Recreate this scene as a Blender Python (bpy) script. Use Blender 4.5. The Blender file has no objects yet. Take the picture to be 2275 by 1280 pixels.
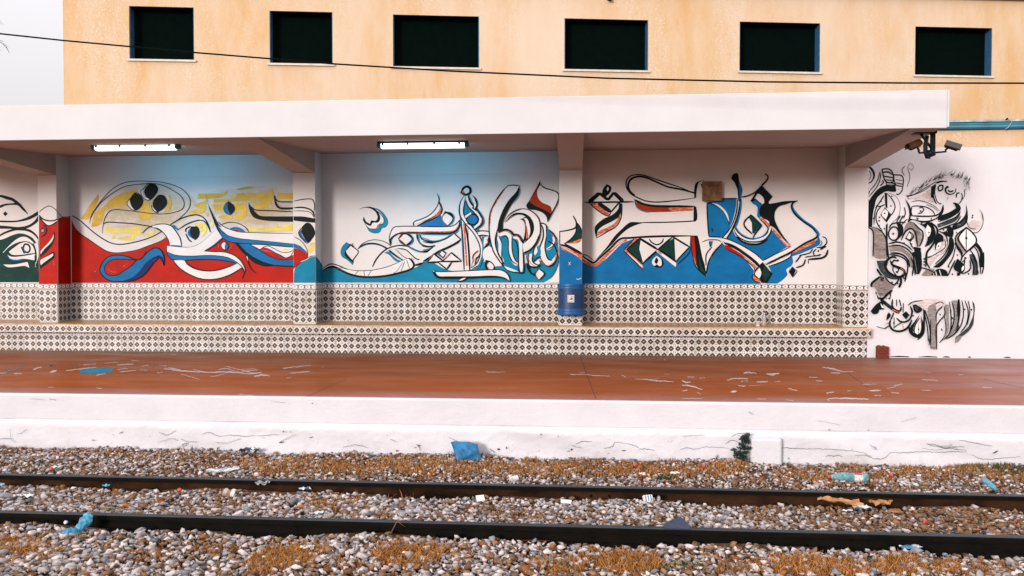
import bpy, bmesh, math, random
import numpy as np
from mathutils import Vector, Matrix
random.seed(7); RNG = np.random.default_rng(7)
R_ = math.radians
SC = bpy.context.scene
COL = SC.collection

# ------------------------------------------------------------------ camera, sky, sun, exposure
PW, PH, FPX = 2275.0, 1280.0, 1750.0
YAW, PITCH, CAMD, CAMH = R_(4.4), math.atan(40 / 1750), 12.05, 1.268
cam_d = bpy.data.cameras.new('camera'); cam = bpy.data.objects.new('camera', cam_d); COL.objects.link(cam)
cam.location = (0, -CAMD, CAMH)
cam.rotation_euler = (math.pi / 2 - PITCH, 0, YAW)
cam_d.sensor_width = 36; cam_d.lens = 36 * FPX / PW; cam_d.clip_start = 0.05; cam_d.clip_end = 600
SC.camera = cam

SUN_EL, SUN_AZ = R_(10.5), R_(-30)      # azimuth from the wall's normal, negative = from the left, behind the viewer
w = bpy.data.worlds.new('World'); SC.world = w; w.use_nodes = True
wn = w.node_tree; wn.nodes.clear()
sky = wn.nodes.new('ShaderNodeTexSky'); sky.sky_type = 'NISHITA'; sky.sun_disc = False
sky.sun_elevation = SUN_EL; sky.sun_rotation = math.pi + SUN_AZ * -1
sky.air_density = 1.2; sky.dust_density = 4.0; sky.ozone_density = 1.0
mixn = wn.nodes.new('ShaderNodeMix'); mixn.data_type = 'RGBA'; mixn.inputs[0].default_value = 0.86
mixn.inputs[7].default_value = (6.2, 5.75, 6.15, 1)      # even bright overcast
bg = wn.nodes.new('ShaderNodeBackground'); bg.inputs[1].default_value = 0.127
wo = wn.nodes.new('ShaderNodeOutputWorld')
# overcast luminance: brighter overhead than at the horizon, (1 + 2 sin elevation) / 3
tc = wn.nodes.new('ShaderNodeTexCoord'); sx = wn.nodes.new('ShaderNodeSeparateXYZ'); wn.links.new(tc.outputs['Generated'], sx.inputs[0])
mx = wn.nodes.new('ShaderNodeMath'); mx.operation = 'MAXIMUM'; mx.inputs[1].default_value = 0.0; wn.links.new(sx.outputs[2], mx.inputs[0])
ma = wn.nodes.new('ShaderNodeMath'); ma.operation = 'MULTIPLY_ADD'; ma.inputs[1].default_value = 1.30; ma.inputs[2].default_value = 0.65; wn.links.new(mx.outputs[0], ma.inputs[0])
ov = wn.nodes.new('ShaderNodeVectorMath'); ov.operation = 'SCALE'; ov.inputs[0].default_value = (6.35, 6.05, 6.3); wn.links.new(ma.outputs[0], ov.inputs['Scale'])
wn.links.new(ov.outputs[0], mixn.inputs[7])
wn.links.new(sky.outputs[0], mixn.inputs[6]); wn.links.new(mixn.outputs[2], bg.inputs[0]); wn.links.new(bg.outputs[0], wo.inputs[0])
sd = bpy.data.lights.new('sun', 'SUN'); sd.energy = 2.0; sd.angle = R_(13); sd.color = (1, 0.955, 0.925)
sun = bpy.data.objects.new('sun', sd); COL.objects.link(sun)
sdir = Vector((math.sin(SUN_AZ) * math.cos(SUN_EL), -math.cos(SUN_AZ) * math.cos(SUN_EL), math.sin(SUN_EL)))
sun.rotation_euler = sdir.to_track_quat('Z', 'Y').to_euler(); sun.location = (-6, -14, 9)
vs = SC.view_settings; vs.view_transform = 'Standard'; vs.look = 'None'; vs.gamma = 1; vs.use_curve_mapping = False
vs.exposure = 0.42
try:
    SC.cycles.max_bounces = 8; SC.cycles.diffuse_bounces = 1
except Exception:
    pass

# ------------------------------------------------------------------ picture point -> point on a real surface
_F = Vector((-math.sin(YAW) * math.cos(PITCH), math.cos(YAW) * math.cos(PITCH), -math.sin(PITCH)))
_R = Vector((math.cos(YAW), math.sin(YAW), 0)); _U = _R.cross(_F); _C = Vector((0, -CAMD, CAMH))
def ray(u, v): return _F + _R * ((u - PW / 2) / FPX) - _U * ((v - PH / 2) / FPX)
def on_plane(p0, n):
    p0 = Vector(p0); n = Vector(n).normalized()
    def f(u, v):
        d = ray(u, v); return _C + d * ((p0 - _C).dot(n) / d.dot(n))
    return f
def PY(u, v, y): return on_plane((0, y, 0), (0, -1, 0))(u, v)
def PZ(u, v, z): return on_plane((0, 0, z), (0, 0, 1))(u, v)
def PX(u, v, x): return on_plane((x, 0, 0), (1, 0, 0))(u, v)

# ------------------------------------------------------------------ materials
def ramp(nt, a, b, ca, cb, src):
    r = nt.nodes.new('ShaderNodeValToRGB'); r.color_ramp.elements[0].position = a; r.color_ramp.elements[1].position = b
    r.color_ramp.elements[0].color = (*ca, 1); r.color_ramp.elements[1].color = (*cb, 1); nt.links.new(src, r.inputs[0]); return r.outputs[0]
def mixc(nt, fac, a, b, mode='MIX'):
    m = nt.nodes.new('ShaderNodeMix'); m.data_type = 'RGBA'; m.blend_type = mode
    for s, i in ((fac, 0), (a, 6), (b, 7)):
        if hasattr(s, 'is_output'): nt.links.new(s, m.inputs[i])
        elif i == 0: m.inputs[0].default_value = s
        else: m.inputs[i].default_value = (*s, 1)
    return m.outputs[2]
def mth(nt, op, a, b=None, c=None):
    m = nt.nodes.new('ShaderNodeMath'); m.operation = op
    for i, s in enumerate((a, b, c)):
        if s is None: continue
        if hasattr(s, 'is_output'): nt.links.new(s, m.inputs[i])
        else: m.inputs[i].default_value = s
    return m.outputs[0]
def noise(nt, co, scale, detail=4, rough=0.6, dim='3D'):
    n = nt.nodes.new('ShaderNodeTexNoise'); n.inputs['Scale'].default_value = scale
    n.inputs['Detail'].default_value = detail; n.inputs['Roughness'].default_value = rough
    nt.links.new(co, n.inputs['Vector']); return n.outputs[0]
def new_mat(name):
    m = bpy.data.materials.new(name); m.use_nodes = True
    return m, m.node_tree, m.node_tree.nodes['Principled BSDF']
def pos(nt, scale=None):
    g = nt.nodes.new('ShaderNodeNewGeometry'); o = g.outputs['Position']
    if scale:
        mp = nt.nodes.new('ShaderNodeMapping'); mp.inputs['Scale'].default_value = scale; nt.links.new(o, mp.inputs[0]); o = mp.outputs[0]
    return o
def bump(nt, b, h, strength, dist):
    bn = nt.nodes.new('ShaderNodeBump'); bn.inputs['Strength'].default_value = strength; bn.inputs['Distance'].default_value = dist
    nt.links.new(h, bn.inputs['Height']); nt.links.new(bn.outputs[0], b.inputs['Normal'])
def simple(name, c, rough=0.6, var=0.12, sc=9.0, metal=0.0, spec=0.4, bmp=0.0, stretch=None):
    m, nt, b = new_mat(name); p = pos(nt, stretch)
    n = noise(nt, p, sc, 5)
    lo = tuple(max(0, x * (1 - var * 1.6)) for x in c); hi = tuple(min(1, x * (1 + var * 1.6)) for x in c)
    nt.links.new(ramp(nt, 0.3, 0.7, lo, hi, n), b.inputs['Base Color'])
    b.inputs['Roughness'].default_value = rough; b.inputs['Metallic'].default_value = metal; b.inputs['Specular IOR Level'].default_value = spec
    if bmp: bump(nt, b, noise(nt, p, sc * 6, 6), 0.6, bmp)
    return m
def plaster(name, c, grime=(0.50, 0.42, 0.36), gamt=0.25, bscale=22, bd=0.004):
    m, nt, b = new_mat(name); p = pos(nt); ps = pos(nt, (1.4, 1.4, 0.35))
    base = ramp(nt, 0.35, 0.7, tuple(x * 0.93 for x in c), c, noise(nt, p, 1.7, 5))
    st = ramp(nt, 0.58, 0.8, (0, 0, 0), (gamt,) * 3, noise(nt, ps, 3.5, 7, 0.7))
    nt.links.new(mixc(nt, st, base, grime), b.inputs['Base Color'])
    b.inputs['Roughness'].default_value = 0.75; b.inputs['Specular IOR Level'].default_value = 0.3
    bump(nt, b, noise(nt, p, bscale, 8, 0.65), 0.5, bd); return m
M = {}
M['white'] = plaster('white_plaster', (0.785, 0.74, 0.73), gamt=0.10)
M['coat'] = plaster('boundary_whitewash', (0.72, 0.69, 0.715), gamt=0.10)
M['fascia'] = plaster('white_fascia_paint', (0.645, 0.64, 0.655), gamt=0.10, bd=0.002)
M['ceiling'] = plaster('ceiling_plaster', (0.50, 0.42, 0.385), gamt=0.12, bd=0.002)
def edge_white():
    m, nt, b = new_mat('whitewash_on_rough_concrete'); p = pos(nt)
    c = ramp(nt, 0.3, 0.7, (0.61, 0.59, 0.625), (0.68, 0.655, 0.69), noise(nt, p, 2.6, 6))
    sp = ramp(nt, 0.69, 0.74, (0, 0, 0), (0.8,) * 3, noise(nt, pos(nt, (1, 1, 1.8)), 13, 3, 0.5))
    lowm = nt.nodes.new('ShaderNodeSeparateXYZ'); nt.links.new(p, lowm.inputs[0])
    lo = mth(nt, 'MULTIPLY_ADD', lowm.outputs[2], -4.0, -1.0); lo.node.use_clamp = True
    c2 = mixc(nt, mth(nt, 'MULTIPLY', sp, lo), c, (0.16, 0.17, 0.17))
    st = ramp(nt, 0.52, 0.78, (0, 0, 0), (0.5,) * 3, noise(nt, pos(nt, (1.5, 1.5, .5)), 4, 8, .7))
    lo2 = mth(nt, 'MULTIPLY_ADD', lowm.outputs[2], -9.0, -3.6); lo2.node.use_clamp = True
    c3 = mixc(nt, mth(nt, 'MULTIPLY', st, lo2), c2, (0.45, 0.30, 0.2))
    nt.links.new(c3, b.inputs['Base Color']); b.inputs['Roughness'].default_value = 0.85
    bump(nt, b, noise(nt, p, 9, 10, 0.7), 0.8, 0.012); return m
M['edge'] = edge_white()
def stucco():
    m, nt, b = new_mat('tan_stucco'); p = pos(nt); ps = pos(nt, (1, 1, 0.3))
    big = noise(nt, ps, 0.7, 6, 0.66)
    c = ramp(nt, 0.34, 0.66, (0.61, 0.38, 0.18), (0.655, 0.515, 0.385), big)
    st = ramp(nt, 0.43, 0.72, (0, 0, 0), (0.7,) * 3, noise(nt, ps, 2.6, 9, 0.75))
    c = mixc(nt, st, c, (0.68, 0.555, 0.44))
    zone = ramp(nt, 0.47, 0.64, (0, 0, 0), (1, 1, 1), noise(nt, ps, 1.15, 5, 0.6))
    fl = ramp(nt, 0.56, 0.66, (0, 0, 0), (1, 1, 1), noise(nt, pos(nt, (1, 1, .6)), 38, 4, 0.6))
    c = mixc(nt, mth(nt, 'MULTIPLY', zone, fl), c, (0.69, 0.60, 0.47))
    dk = ramp(nt, 0.60, 0.66, (0, 0, 0), (0.7,) * 3, noise(nt, p, 44, 3, 0.6))
    c = mixc(nt, mth(nt, 'MULTIPLY', zone, dk), c, (0.44, 0.27, 0.12))
    nt.links.new(c, b.inputs['Base Color']); b.inputs['Roughness'].default_value = 0.9; b.inputs['Specular IOR Level'].default_value = 0.2
    bump(nt, b, noise(nt, p, 40, 8, 0.7), 0.6, 0.01); return m
M['stucco'] = stucco()
def floor_mat():
    m, nt, b = new_mat('polished_red_floor_paint'); p = pos(nt); ps = pos(nt, (0.35, 1, 1))
    c = ramp(nt, 0.3, 0.7, (0.235, 0.050, 0.003), (0.35, 0.076, 0.005), noise(nt, ps, 1.6, 7, 0.65))
    d = ramp(nt, 0.5, 0.8, (0, 0, 0), (0.75,) * 3, noise(nt, ps, 0.9, 9, 0.72))
    c = mixc(nt, d, c, (0.31, 0.10, 0.032))
    sx = nt.nodes.new('ShaderNodeSeparateXYZ'); nt.links.new(p, sx.inputs[0])
    # sky sheen put into the colour: paler along the platform edge and open end
    e = mth(nt, 'MULTIPLY_ADD', sx.outputs[1], -1.7, -6.6); e.node.use_clamp = True
    r = mth(nt, 'MULTIPLY_ADD', sx.outputs[0], 0.33, -0.95); r.node.use_clamp = True
    sheen = mth(nt, 'MULTIPLY', mth(nt, 'MAXIMUM', e, r), ramp(nt, 0.3, 0.65, (0.25,) * 3, (0.95,) * 3, noise(nt, ps, 2.1, 6)))
    c = mixc(nt, sheen, c, (0.36, 0.22, 0.225))
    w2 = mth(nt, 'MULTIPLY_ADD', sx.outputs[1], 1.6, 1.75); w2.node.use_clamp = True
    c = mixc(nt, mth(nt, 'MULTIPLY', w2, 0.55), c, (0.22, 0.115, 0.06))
    ft = ramp(nt, 0.63, 0.66, (0, 0, 0), (0.55,) * 3, noise(nt, pos(nt, (1, 4.5, 1)), 7.5, 5, 0.62))
    zone = ramp(nt, 0.48, 0.6, (0, 0, 0), (1, 1, 1), noise(nt, ps, 0.8, 4))
    c = mixc(nt, mth(nt, 'MULTIPLY', ft, zone), c, (0.50, 0.40, 0.40))
    nt.links.new(c, b.inputs['Base Color'])
    nt.links.new(ramp(nt, 0.3, 0.7, (0.34,) * 3, (0.55,) * 3, noise(nt, ps, 2.5, 6)), b.inputs['Roughness'])
    b.inputs['Specular IOR Level'].default_value = 0.07
    bump(nt, b, noise(nt, ps, 5, 6), 0.15, 0.006); return m
M['floor'] = floor_mat()
def tile_mat(name, tint=(1, 1, 1), dust=0.0):
    m, nt, b = new_mat(name)
    uv = nt.nodes.new('ShaderNodeUVMap').outputs[0]
    mp = nt.nodes.new('ShaderNodeMapping'); mp.inputs['Scale'].default_value = (2, 2, 1); nt.links.new(uv, mp.inputs[0])
    s = nt.nodes.new('ShaderNodeSeparateXYZ'); nt.links.new(mp.outputs[0], s.inputs[0])
    fx = mth(nt, 'SUBTRACT', mth(nt, 'FRACT', s.outputs[0]), 0.5); fy = mth(nt, 'SUBTRACT', mth(nt, 'FRACT', s.outputs[1]), 0.5)
    ax, ay = mth(nt, 'ABSOLUTE', fx), mth(nt, 'ABSOLUTE', fy)
    dia = mth(nt, 'ADD', ax, ay)
    gx, gy = mth(nt, 'SUBTRACT', 0.5, ax), mth(nt, 'SUBTRACT', 0.5, ay)
    r = mth(nt, 'SQRT', mth(nt, 'ADD', mth(nt, 'POWER', gx, 2.0), mth(nt, 'POWER', gy, 2.0)))
    W = (0.765, 0.75, 0.75); RB = (0.48, 0.31, 0.24); NV = (0.010, 0.020, 0.024)
    lt = lambda v, t: mth(nt, 'LESS_THAN', v, t)
    c = mixc(nt, lt(r, 0.375), W, RB); c = mixc(nt, lt(r, 0.34), c, W)
    cross = lt(mth(nt, 'MINIMUM', gx, gy), 0.035)
    ring = mth(nt, 'MULTIPLY', lt(r, 0.25), mth(nt, 'GREATER_THAN', r, 0.10))
    c = mixc(nt, mth(nt, 'MULTIPLY', ring, mth(nt, 'SUBTRACT', 1.0, cross)), c, (0.54, 0.40, 0.33))
    dot = lt(mth(nt, 'MAXIMUM', mth(nt, 'ABSOLUTE', mth(nt, 'SUBTRACT', gx, 0.10)), mth(nt, 'ABSOLUTE', mth(nt, 'SUBTRACT', gy, 0.10))), 0.045)
    c = mixc(nt, dot, c, NV)
    c = mixc(nt, lt(dia, 0.475), c, W); c = mixc(nt, lt(dia, 0.445), c, NV)
    c = mixc(nt, lt(dia, 0.26), c, (0.085, 0.07, 0.048)); c = mixc(nt, lt(dia, 0.12), c, (0.42, 0.21, 0.07)); c = mixc(nt, lt(dia, 0.05), c, W)
    c = mixc(nt, 1.0, c, tint, 'MULTIPLY')
    oi = nt.nodes.new('ShaderNodeObjectInfo'); c = mixc(nt, 1.0, c, ramp(nt, 0, 1, (.86, .84, .82), (1.06, 1.06, 1.06), oi.outputs['Random']), 'MULTIPLY')
    gm = ramp(nt, .56, .74, (0, 0, 0), (.45,) * 3, noise(nt, pos(nt), 5, 7, .7)); c = mixc(nt, gm, c, (.40, .27, .17))
    if dust: c = mixc(nt, dust, c, (0.52, 0.25, 0.075))
    nt.links.new(c, b.inputs['Base Color']); b.inputs['Roughness'].default_value = 0.32; b.inputs['Specular IOR Level'].default_value = 0.35
    return m
M['tile'] = tile_mat('patterned_wall_tile'); M['tile_seat'] = tile_mat('dusty_seat_tile', (1, .80, .55), 0.72)
def border_mat():
    m, nt, b = new_mat('chain_border_tile')
    uv = nt.nodes.new('ShaderNodeUVMap').outputs[0]
    s = nt.nodes.new('ShaderNodeSeparateXYZ'); nt.links.new(uv, s.inputs[0])
    fx = mth(nt, 'SUBTRACT', mth(nt, 'FRACT', mth(nt, 'ADD', mth(nt, 'MULTIPLY', s.outputs[0], 2.0), 0.25)), 0.5)
    vy = mth(nt, 'SUBTRACT', s.outputs[1], 0.56); ay = mth(nt, 'ABSOLUTE', vy); ax = mth(nt, 'ABSOLUTE', fx)
    W = (0.85, 0.82, 0.80); NV = (0.012, 0.015, 0.015)
    band = mth(nt, 'LESS_THAN', ay, 0.27)
    c = mixc(nt, band, W, NV)
    link = mth(nt, 'LESS_THAN', mth(nt, 'ADD', mth(nt, 'POWER', mth(nt, 'MULTIPLY', ax, 2.35), 3.0), mth(nt, 'POWER', mth(nt, 'MULTIPLY', ay, 4.3), 2.4)), 1.0)
    c = mixc(nt, link, c, W)
    dk = mth(nt, 'LESS_THAN', mth(nt, 'ADD', mth(nt, 'MULTIPLY', ax, 5.5), mth(nt, 'MULTIPLY', ay, 9.0)), 1.0)
    c = mixc(nt, dk, c, (0.10, 0.05, 0.035))
    ln = mth(nt, 'LESS_THAN', mth(nt, 'ABSOLUTE', mth(nt, 'SUBTRACT', s.outputs[1], 0.92)), 0.035)
    c = mixc(nt, ln, c, (0.25, 0.13, 0.09))
    ln = mth(nt, 'LESS_THAN', mth(nt, 'ABSOLUTE', mth(nt, 'SUBTRACT', s.outputs[1], 0.13)), 0.07)
    c = mixc(nt, ln, c, (0.22, 0.12, 0.09))
    nt.links.new(c, b.inputs['Base Color']); b.inputs['Roughness'].default_value = 0.32; b.inputs['Specular IOR Level'].default_value = 0.35
    return m
M['border'] = border_mat()
M['grout'] = simple('grout', (0.55, 0.42, 0.33), 0.9)
def tone_mat(name, rough=0.85, sc=45, lo=0.72, hi=1.2):
    m, nt, b = new_mat(name)
    a = nt.nodes.new('ShaderNodeAttribute'); a.attribute_name = 'tone'
    v = ramp(nt, 0.3, 0.7, (lo,) * 3, (hi,) * 3, noise(nt, pos(nt), sc, 6))
    nt.links.new(mixc(nt, 1.0, a.outputs[0], v, 'MULTIPLY'), b.inputs['Base Color'])
    b.inputs['Roughness'].default_value = rough; b.inputs['Specular IOR Level'].default_value = 0.25; return m
M['stone'] = tone_mat('crushed_limestone'); M['grass'] = tone_mat('dry_grass', 0.9, 20, .8, 1.1)
M['soil'] = simple('dusty_brown_soil', (0.12, 0.055, 0.022), 0.95, 0.45, 3.0, bmp=0.02)
def rail_mat():
    m, nt, b = new_mat('rusty_rail_steel'); g = nt.nodes.new('ShaderNodeNewGeometry')
    p = pos(nt, (0.4, 1, 1))
    c = ramp(nt, 0.35, 0.7, (0.0025, 0.003, 0.0025), (0.009, 0.006, 0.004), noise(nt, p, 14, 7, 0.7))
    sn = nt.nodes.new('ShaderNodeSeparateXYZ'); nt.links.new(g.outputs['Normal'], sn.inputs[0])
    nt.links.new(c, b.inputs['Base Color']); b.inputs['Roughness'].default_value = 0.85; b.inputs['Specular IOR Level'].default_value = 0.08
    bump(nt, b, noise(nt, p, 60, 6), 0.4, 0.003); return m
M['rail'] = rail_mat()
M['railtop'] = simple('worn_rail_head', (0.022, 0.030, 0.036), 0.5, 0.25, 6, metal=0.2, stretch=(0.3, 4, 1))
M['railweb'] = simple('rust_brown_web', (0.030, 0.013, 0.006), 0.9, 0.5, 6, spec=.08, stretch=(.5, 1, 1))
PAINT = {'K': ('black_paint', (0.0035, 0.008, 0.008)), 'W': ('white_paint', (0.785, 0.74, 0.73)), 'B': ('blue_paint', (0.004, 0.145, 0.37)),
         'T': ('teal_paint', (0.004, 0.21, 0.36)), 'R': ('red_paint', (0.45, 0.009, 0.002)), 'DG': ('dark_green_paint', (0.004, 0.036, 0.030)),
         'Y': ('yellow_paint_shaded', (0.70, 0.43, 0.06)), 'O': ('rust_orange_paint', (0.56, 0.085, 0.02)), 'DB': ('navy_paint', (0.008, 0.025, 0.13)),
         'DR': ('brick_red_paint', (0.33, 0.030, 0.010)), 'G': ('grey_brown_paint', (0.23, 0.19, 0.18)), 'GD': ('slate_paint', (0.030, 0.040, 0.045)),
         'GL': ('pale_pink_grey_paint', (0.50, 0.41, 0.41)), 'LG': ('pale_blue_grey_paint', (0.35, 0.40, 0.45)), 'YL': ('yellow_paint_lit', (0.78, 0.62, 0.13))}  # Y and YL: one yellow, its shaded and lit tones put into colour
for k, (n, c) in PAINT.items():
    M['p' + k] = simple(n, c, 0.55, 0.05 if k == 'W' else 0.13, 3.0, stretch=(1, 1, 1.3), spec=0.1 if k in ('K', 'DG', 'DB', 'GD') else 0.12)
def add_brush(key, alt, lo=0.60, hi=0.70, amt=0.6, sc=12):
    m = M[key]; nt = m.node_tree; b = nt.nodes['Principled BSDF']; src = b.inputs['Base Color'].links[0].from_socket
    f = ramp(nt, lo, hi, (0, 0, 0), (amt,) * 3, noise(nt, pos(nt, (1, 1, 3)), sc, 7, 0.7))
    nt.links.new(mixc(nt, f, src, alt), b.inputs['Base Color'])
add_brush('pO', (0.74, 0.50, 0.40), 0.5, 0.62, 0.8, 18); add_brush('pG', (0.50, 0.43, 0.42), 0.52, 0.66, 0.7, 15); add_brush('pG', (0.03, 0.04, 0.045), 0.56, 0.68, 0.85, 8); add_brush('pK', (0.16, 0.15, 0.15), 0.66, 0.74, 0.6, 22)
add_brush('pGL', (0.74, 0.66, 0.65), 0.42, 0.6, 0.8, 14); add_brush('pGD', (0.28, 0.27, 0.29), 0.55, 0.72, 0.7, 10)
add_brush('pY', (0.78, 0.66, 0.50), 0.52, 0.76, 0.5, 7); add_brush('pYL', (0.79, 0.71, 0.58), 0.50, 0.74, 0.5, 7); add_brush('pDG', (0.006, 0.07, 0.058), 0.5, 0.7, 0.8, 6); add_brush('pR', (0.62, 0.10, 0.03), 0.66, 0.72, 0.6, 14)

def spray():
    m, nt, b = new_mat('sprayed_yellow_paint'); b.inputs['Base Color'].default_value = (.74, .50, .16, 1); b.inputs['Roughness'].default_value = .7; b.inputs['Specular IOR Level'].default_value = .1
    f = None                                   # the spray fades out from the middle of each cloud
    for cu, cv, ru, rv in ((325, 470, 150, 82), (560, 468, 140, 68)):
        c0 = PY(cu, cv, 0); vm = nt.nodes.new('ShaderNodeVectorMath'); vm.operation = 'SUBTRACT'; vm.inputs[1].default_value = c0; nt.links.new(pos(nt), vm.inputs[0])
        v2 = nt.nodes.new('ShaderNodeVectorMath'); v2.operation = 'MULTIPLY'; v2.inputs[1].default_value = (145.0 / ru, 0, 145.0 / rv); nt.links.new(vm.outputs[0], v2.inputs[0])
        v3 = nt.nodes.new('ShaderNodeVectorMath'); v3.operation = 'LENGTH'; nt.links.new(v2.outputs[0], v3.inputs[0])
        g = ramp(nt, .25, 1.0, (1, 1, 1), (0, 0, 0), v3.outputs['Value']); f = g if f is None else mth(nt, 'MAXIMUM', f, g)
    f = mth(nt, 'MULTIPLY', f, ramp(nt, .30, .66, (.10,) * 3, (.70,) * 3, noise(nt, pos(nt, (1, 1, 2.2)), 3.2, 5, .6)))
    nt.links.new(f, b.inputs['Alpha']); return m
PAINT['S'] = ('sprayed_yellow_paint', None); M['pS'] = spray()

# ------------------------------------------------------------------ object helpers
def tag(o, label=None, cat=None, group=None, kind=None):
    if label: o['label'] = label
    if cat: o['category'] = cat
    if group: o['group'] = group
    if kind: o['kind'] = kind
    return o
def empty(name, loc, label, cat, group=None):
    o = bpy.data.objects.new(name, None); COL.objects.link(o); o.location = loc; o.empty_display_size = 0.1
    return tag(o, label, cat, group)
ROOTLOC = {}
def wloc(o):
    v = Vector((0, 0, 0))
    while o is not None: v = v + Vector(o.location); o = o.parent
    return v
def link(name, me, parent=None, mats=(), loc=None):
    o = bpy.data.objects.new(name, me); COL.objects.link(o)
    for m in mats:
        me.materials.append(m)
    if parent is not None: o.parent = parent
    if loc is not None: o.location = loc
    return o
class MB:
    """collects world-space geometry for ONE mesh object"""
    def __init__(s): s.v = []; s.f = []; s.m = []; s.mi = 0; s.sm = []
    def add(s, vs, fs, smooth=False):
        o = len(s.v); s.v += [tuple(v) for v in vs]; s.f += [tuple(i + o for i in f) for f in fs]
        s.m += [s.mi] * len(fs); s.sm += [smooth] * len(fs); return s
    def box(s, x0, x1, y0, y1, z0, z1):
        v = [(x, y, z) for x in (x0, x1) for y in (y0, y1) for z in (z0, z1)]
        return s.add(v, [(0, 1, 3, 2), (4, 6, 7, 5), (0, 4, 5, 1), (2, 3, 7, 6), (0, 2, 6, 4), (1, 5, 7, 3)])
    def prism(s, pts, a, b, fn):
        """polygon pts extruded between a and b; fn(p,q,t) -> xyz"""
        n = len(pts); v = [fn(p, q, a) for p, q in pts] + [fn(p, q, b) for p, q in pts]
        return s.add(v, [tuple(range(n))[::-1], tuple(range(n, 2 * n))] + [(i, (i + 1) % n, n + (i + 1) % n, n + i) for i in range(n)])
    def lathe(s, prof, mat, n=16, cap=True, arc=1.0):
        v = []; f = []
        for r, z in prof:
            for k in range(n):
                a = 2 * math.pi * arc * k / n; v.append(mat @ Vector((r * math.cos(a), r * math.sin(a), z)))
        for i in range(len(prof) - 1):
            for k in range(n):
                k2 = (k + 1) % n; f.append((i * n + k, i * n + k2, (i + 1) * n + k2, (i + 1) * n + k))
        if cap: f += [tuple(range(n))[::-1], tuple((len(prof) - 1) * n + k for k in range(n))]
        return s.add(v, f, True)
    def tube(s, pts, r, n=8):
        pts = [Vector(p) for p in pts]; rings = []
        for i, p in enumerate(pts):
            t = (pts[min(i + 1, len(pts) - 1)] - pts[max(i - 1, 0)]).normalized()
            a = t.orthogonal().normalized() if abs(t.z) > .95 else t.cross(Vector((0, 0, 1))).normalized(); b = t.cross(a)
            rr = r[i] if isinstance(r, (list, tuple)) else r
            rings.append([p + (a * math.cos(2 * math.pi * k / n) + b * math.sin(2 * math.pi * k / n)) * rr for k in range(n)])
        v = [x for q in rings for x in q]; f = []
        for i in range(len(rings) - 1):
            for k in range(n):
                k2 = (k + 1) % n; f.append((i * n + k, i * n + k2, (i + 1) * n + k2, (i + 1) * n + k))
        f += [tuple(range(n))[::-1], tuple((len(rings) - 1) * n + k for k in range(n))]
        return s.add(v, f, True)
    def mesh(s, name, origin=(0, 0, 0)):
        me = bpy.data.meshes.new(name); o = Vector(origin)
        me.from_pydata([tuple(Vector(v) - o) for v in s.v], [], s.f)
        me.polygons.foreach_set('material_index', s.m); me.polygons.foreach_set('use_smooth', s.sm); me.update(); return me
    def build(s, name, mats, parent=None, kind=None, bevel=0.0, origin=None):
        mats = mats if isinstance(mats, (list, tuple)) else [mats]
        org = wloc(parent) if parent is not None else Vector(origin or (0, 0, 0))
        me = s.mesh(name, org); o = link(name, me, parent, mats, None if parent is not None else org)
        if kind: o['kind'] = kind
        if bevel:
            bm = bmesh.new(); bm.from_mesh(me); bmesh.ops.remove_doubles(bm, verts=bm.verts, dist=1e-5)
            bmesh.ops.recalc_face_normals(bm, faces=bm.faces)
            es = [e for e in bm.edges if len(e.link_faces) == 2 and e.calc_face_angle(0) > 0.6]
            bmesh.ops.bevel(bm, geom=es, offset=bevel, segments=2, affect='EDGES', profile=0.5)
            bm.to_mesh(me); bm.free()
        else:
            bm = bmesh.new(); bm.from_mesh(me); bmesh.ops.recalc_face_normals(bm, faces=bm.faces); bm.to_mesh(me); bm.free()
        return o

# ------------------------------------------------------------------ painting on a surface
def spline(pts, closed, k=5):
    P = [np.array(p, float) for p in pts]; n = len(P); out = []
    if n == 2 and not closed: return [P[0] + (P[1] - P[0]) * t for t in np.linspace(0, 1, 14)]
    if n < 3: return P
    def corner(i):
        if not closed and i in (0, n - 1): return True
        a = P[i] - P[i - 1]; b = P[(i + 1) % n] - P[i]; la, lb = np.linalg.norm(a), np.linalg.norm(b)
        return la < 1e-6 or lb < 1e-6 or a.dot(b) / (la * lb) < 0.22
    cs = [corner(i) for i in range(n)]
    for i in range(n if closed else n - 1):
        p, q = P[i], P[(i + 1) % n]; L = np.linalg.norm(q - p)
        def tan(j, ch):
            if cs[j]: return ch
            t = P[(j + 1) % n] - P[j - 1]; l = np.linalg.norm(t); return t / l * L if l > 1e-6 else ch
        m0, m1 = tan(i, q - p), tan((i + 1) % n, q - p)
        for s in range(k):
            t = s / k; h = t * t * (3 - 2 * t)
            out.append(p * (1 - h) + q * h + m0 * (t * (1 - t) ** 2) + m1 * (t * t * (t - 1)))
    if not closed: out.append(P[-1])
    return out
CROPS = {0: (0, 0, 1), 1: (0, 380, 4.742), 2: (340, 380, 4.742), 3: (640, 380, 4.742), 4: (940, 380, 4.742), 5: (1230, 380, 4.742),
         6: (1530, 380, 4.742), 7: (1860, 350, 5.333), 8: (1860, 560, 5.333), 9: (0, 600, 2.993), 10: (1515, 600, 2.993), 11: (1060, 600, 5.12),
         12: (0, 950, 3.879), 13: (570, 950, 3.879), 14: (1140, 950, 3.879), 15: (1705, 950, 3.879)}
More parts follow.
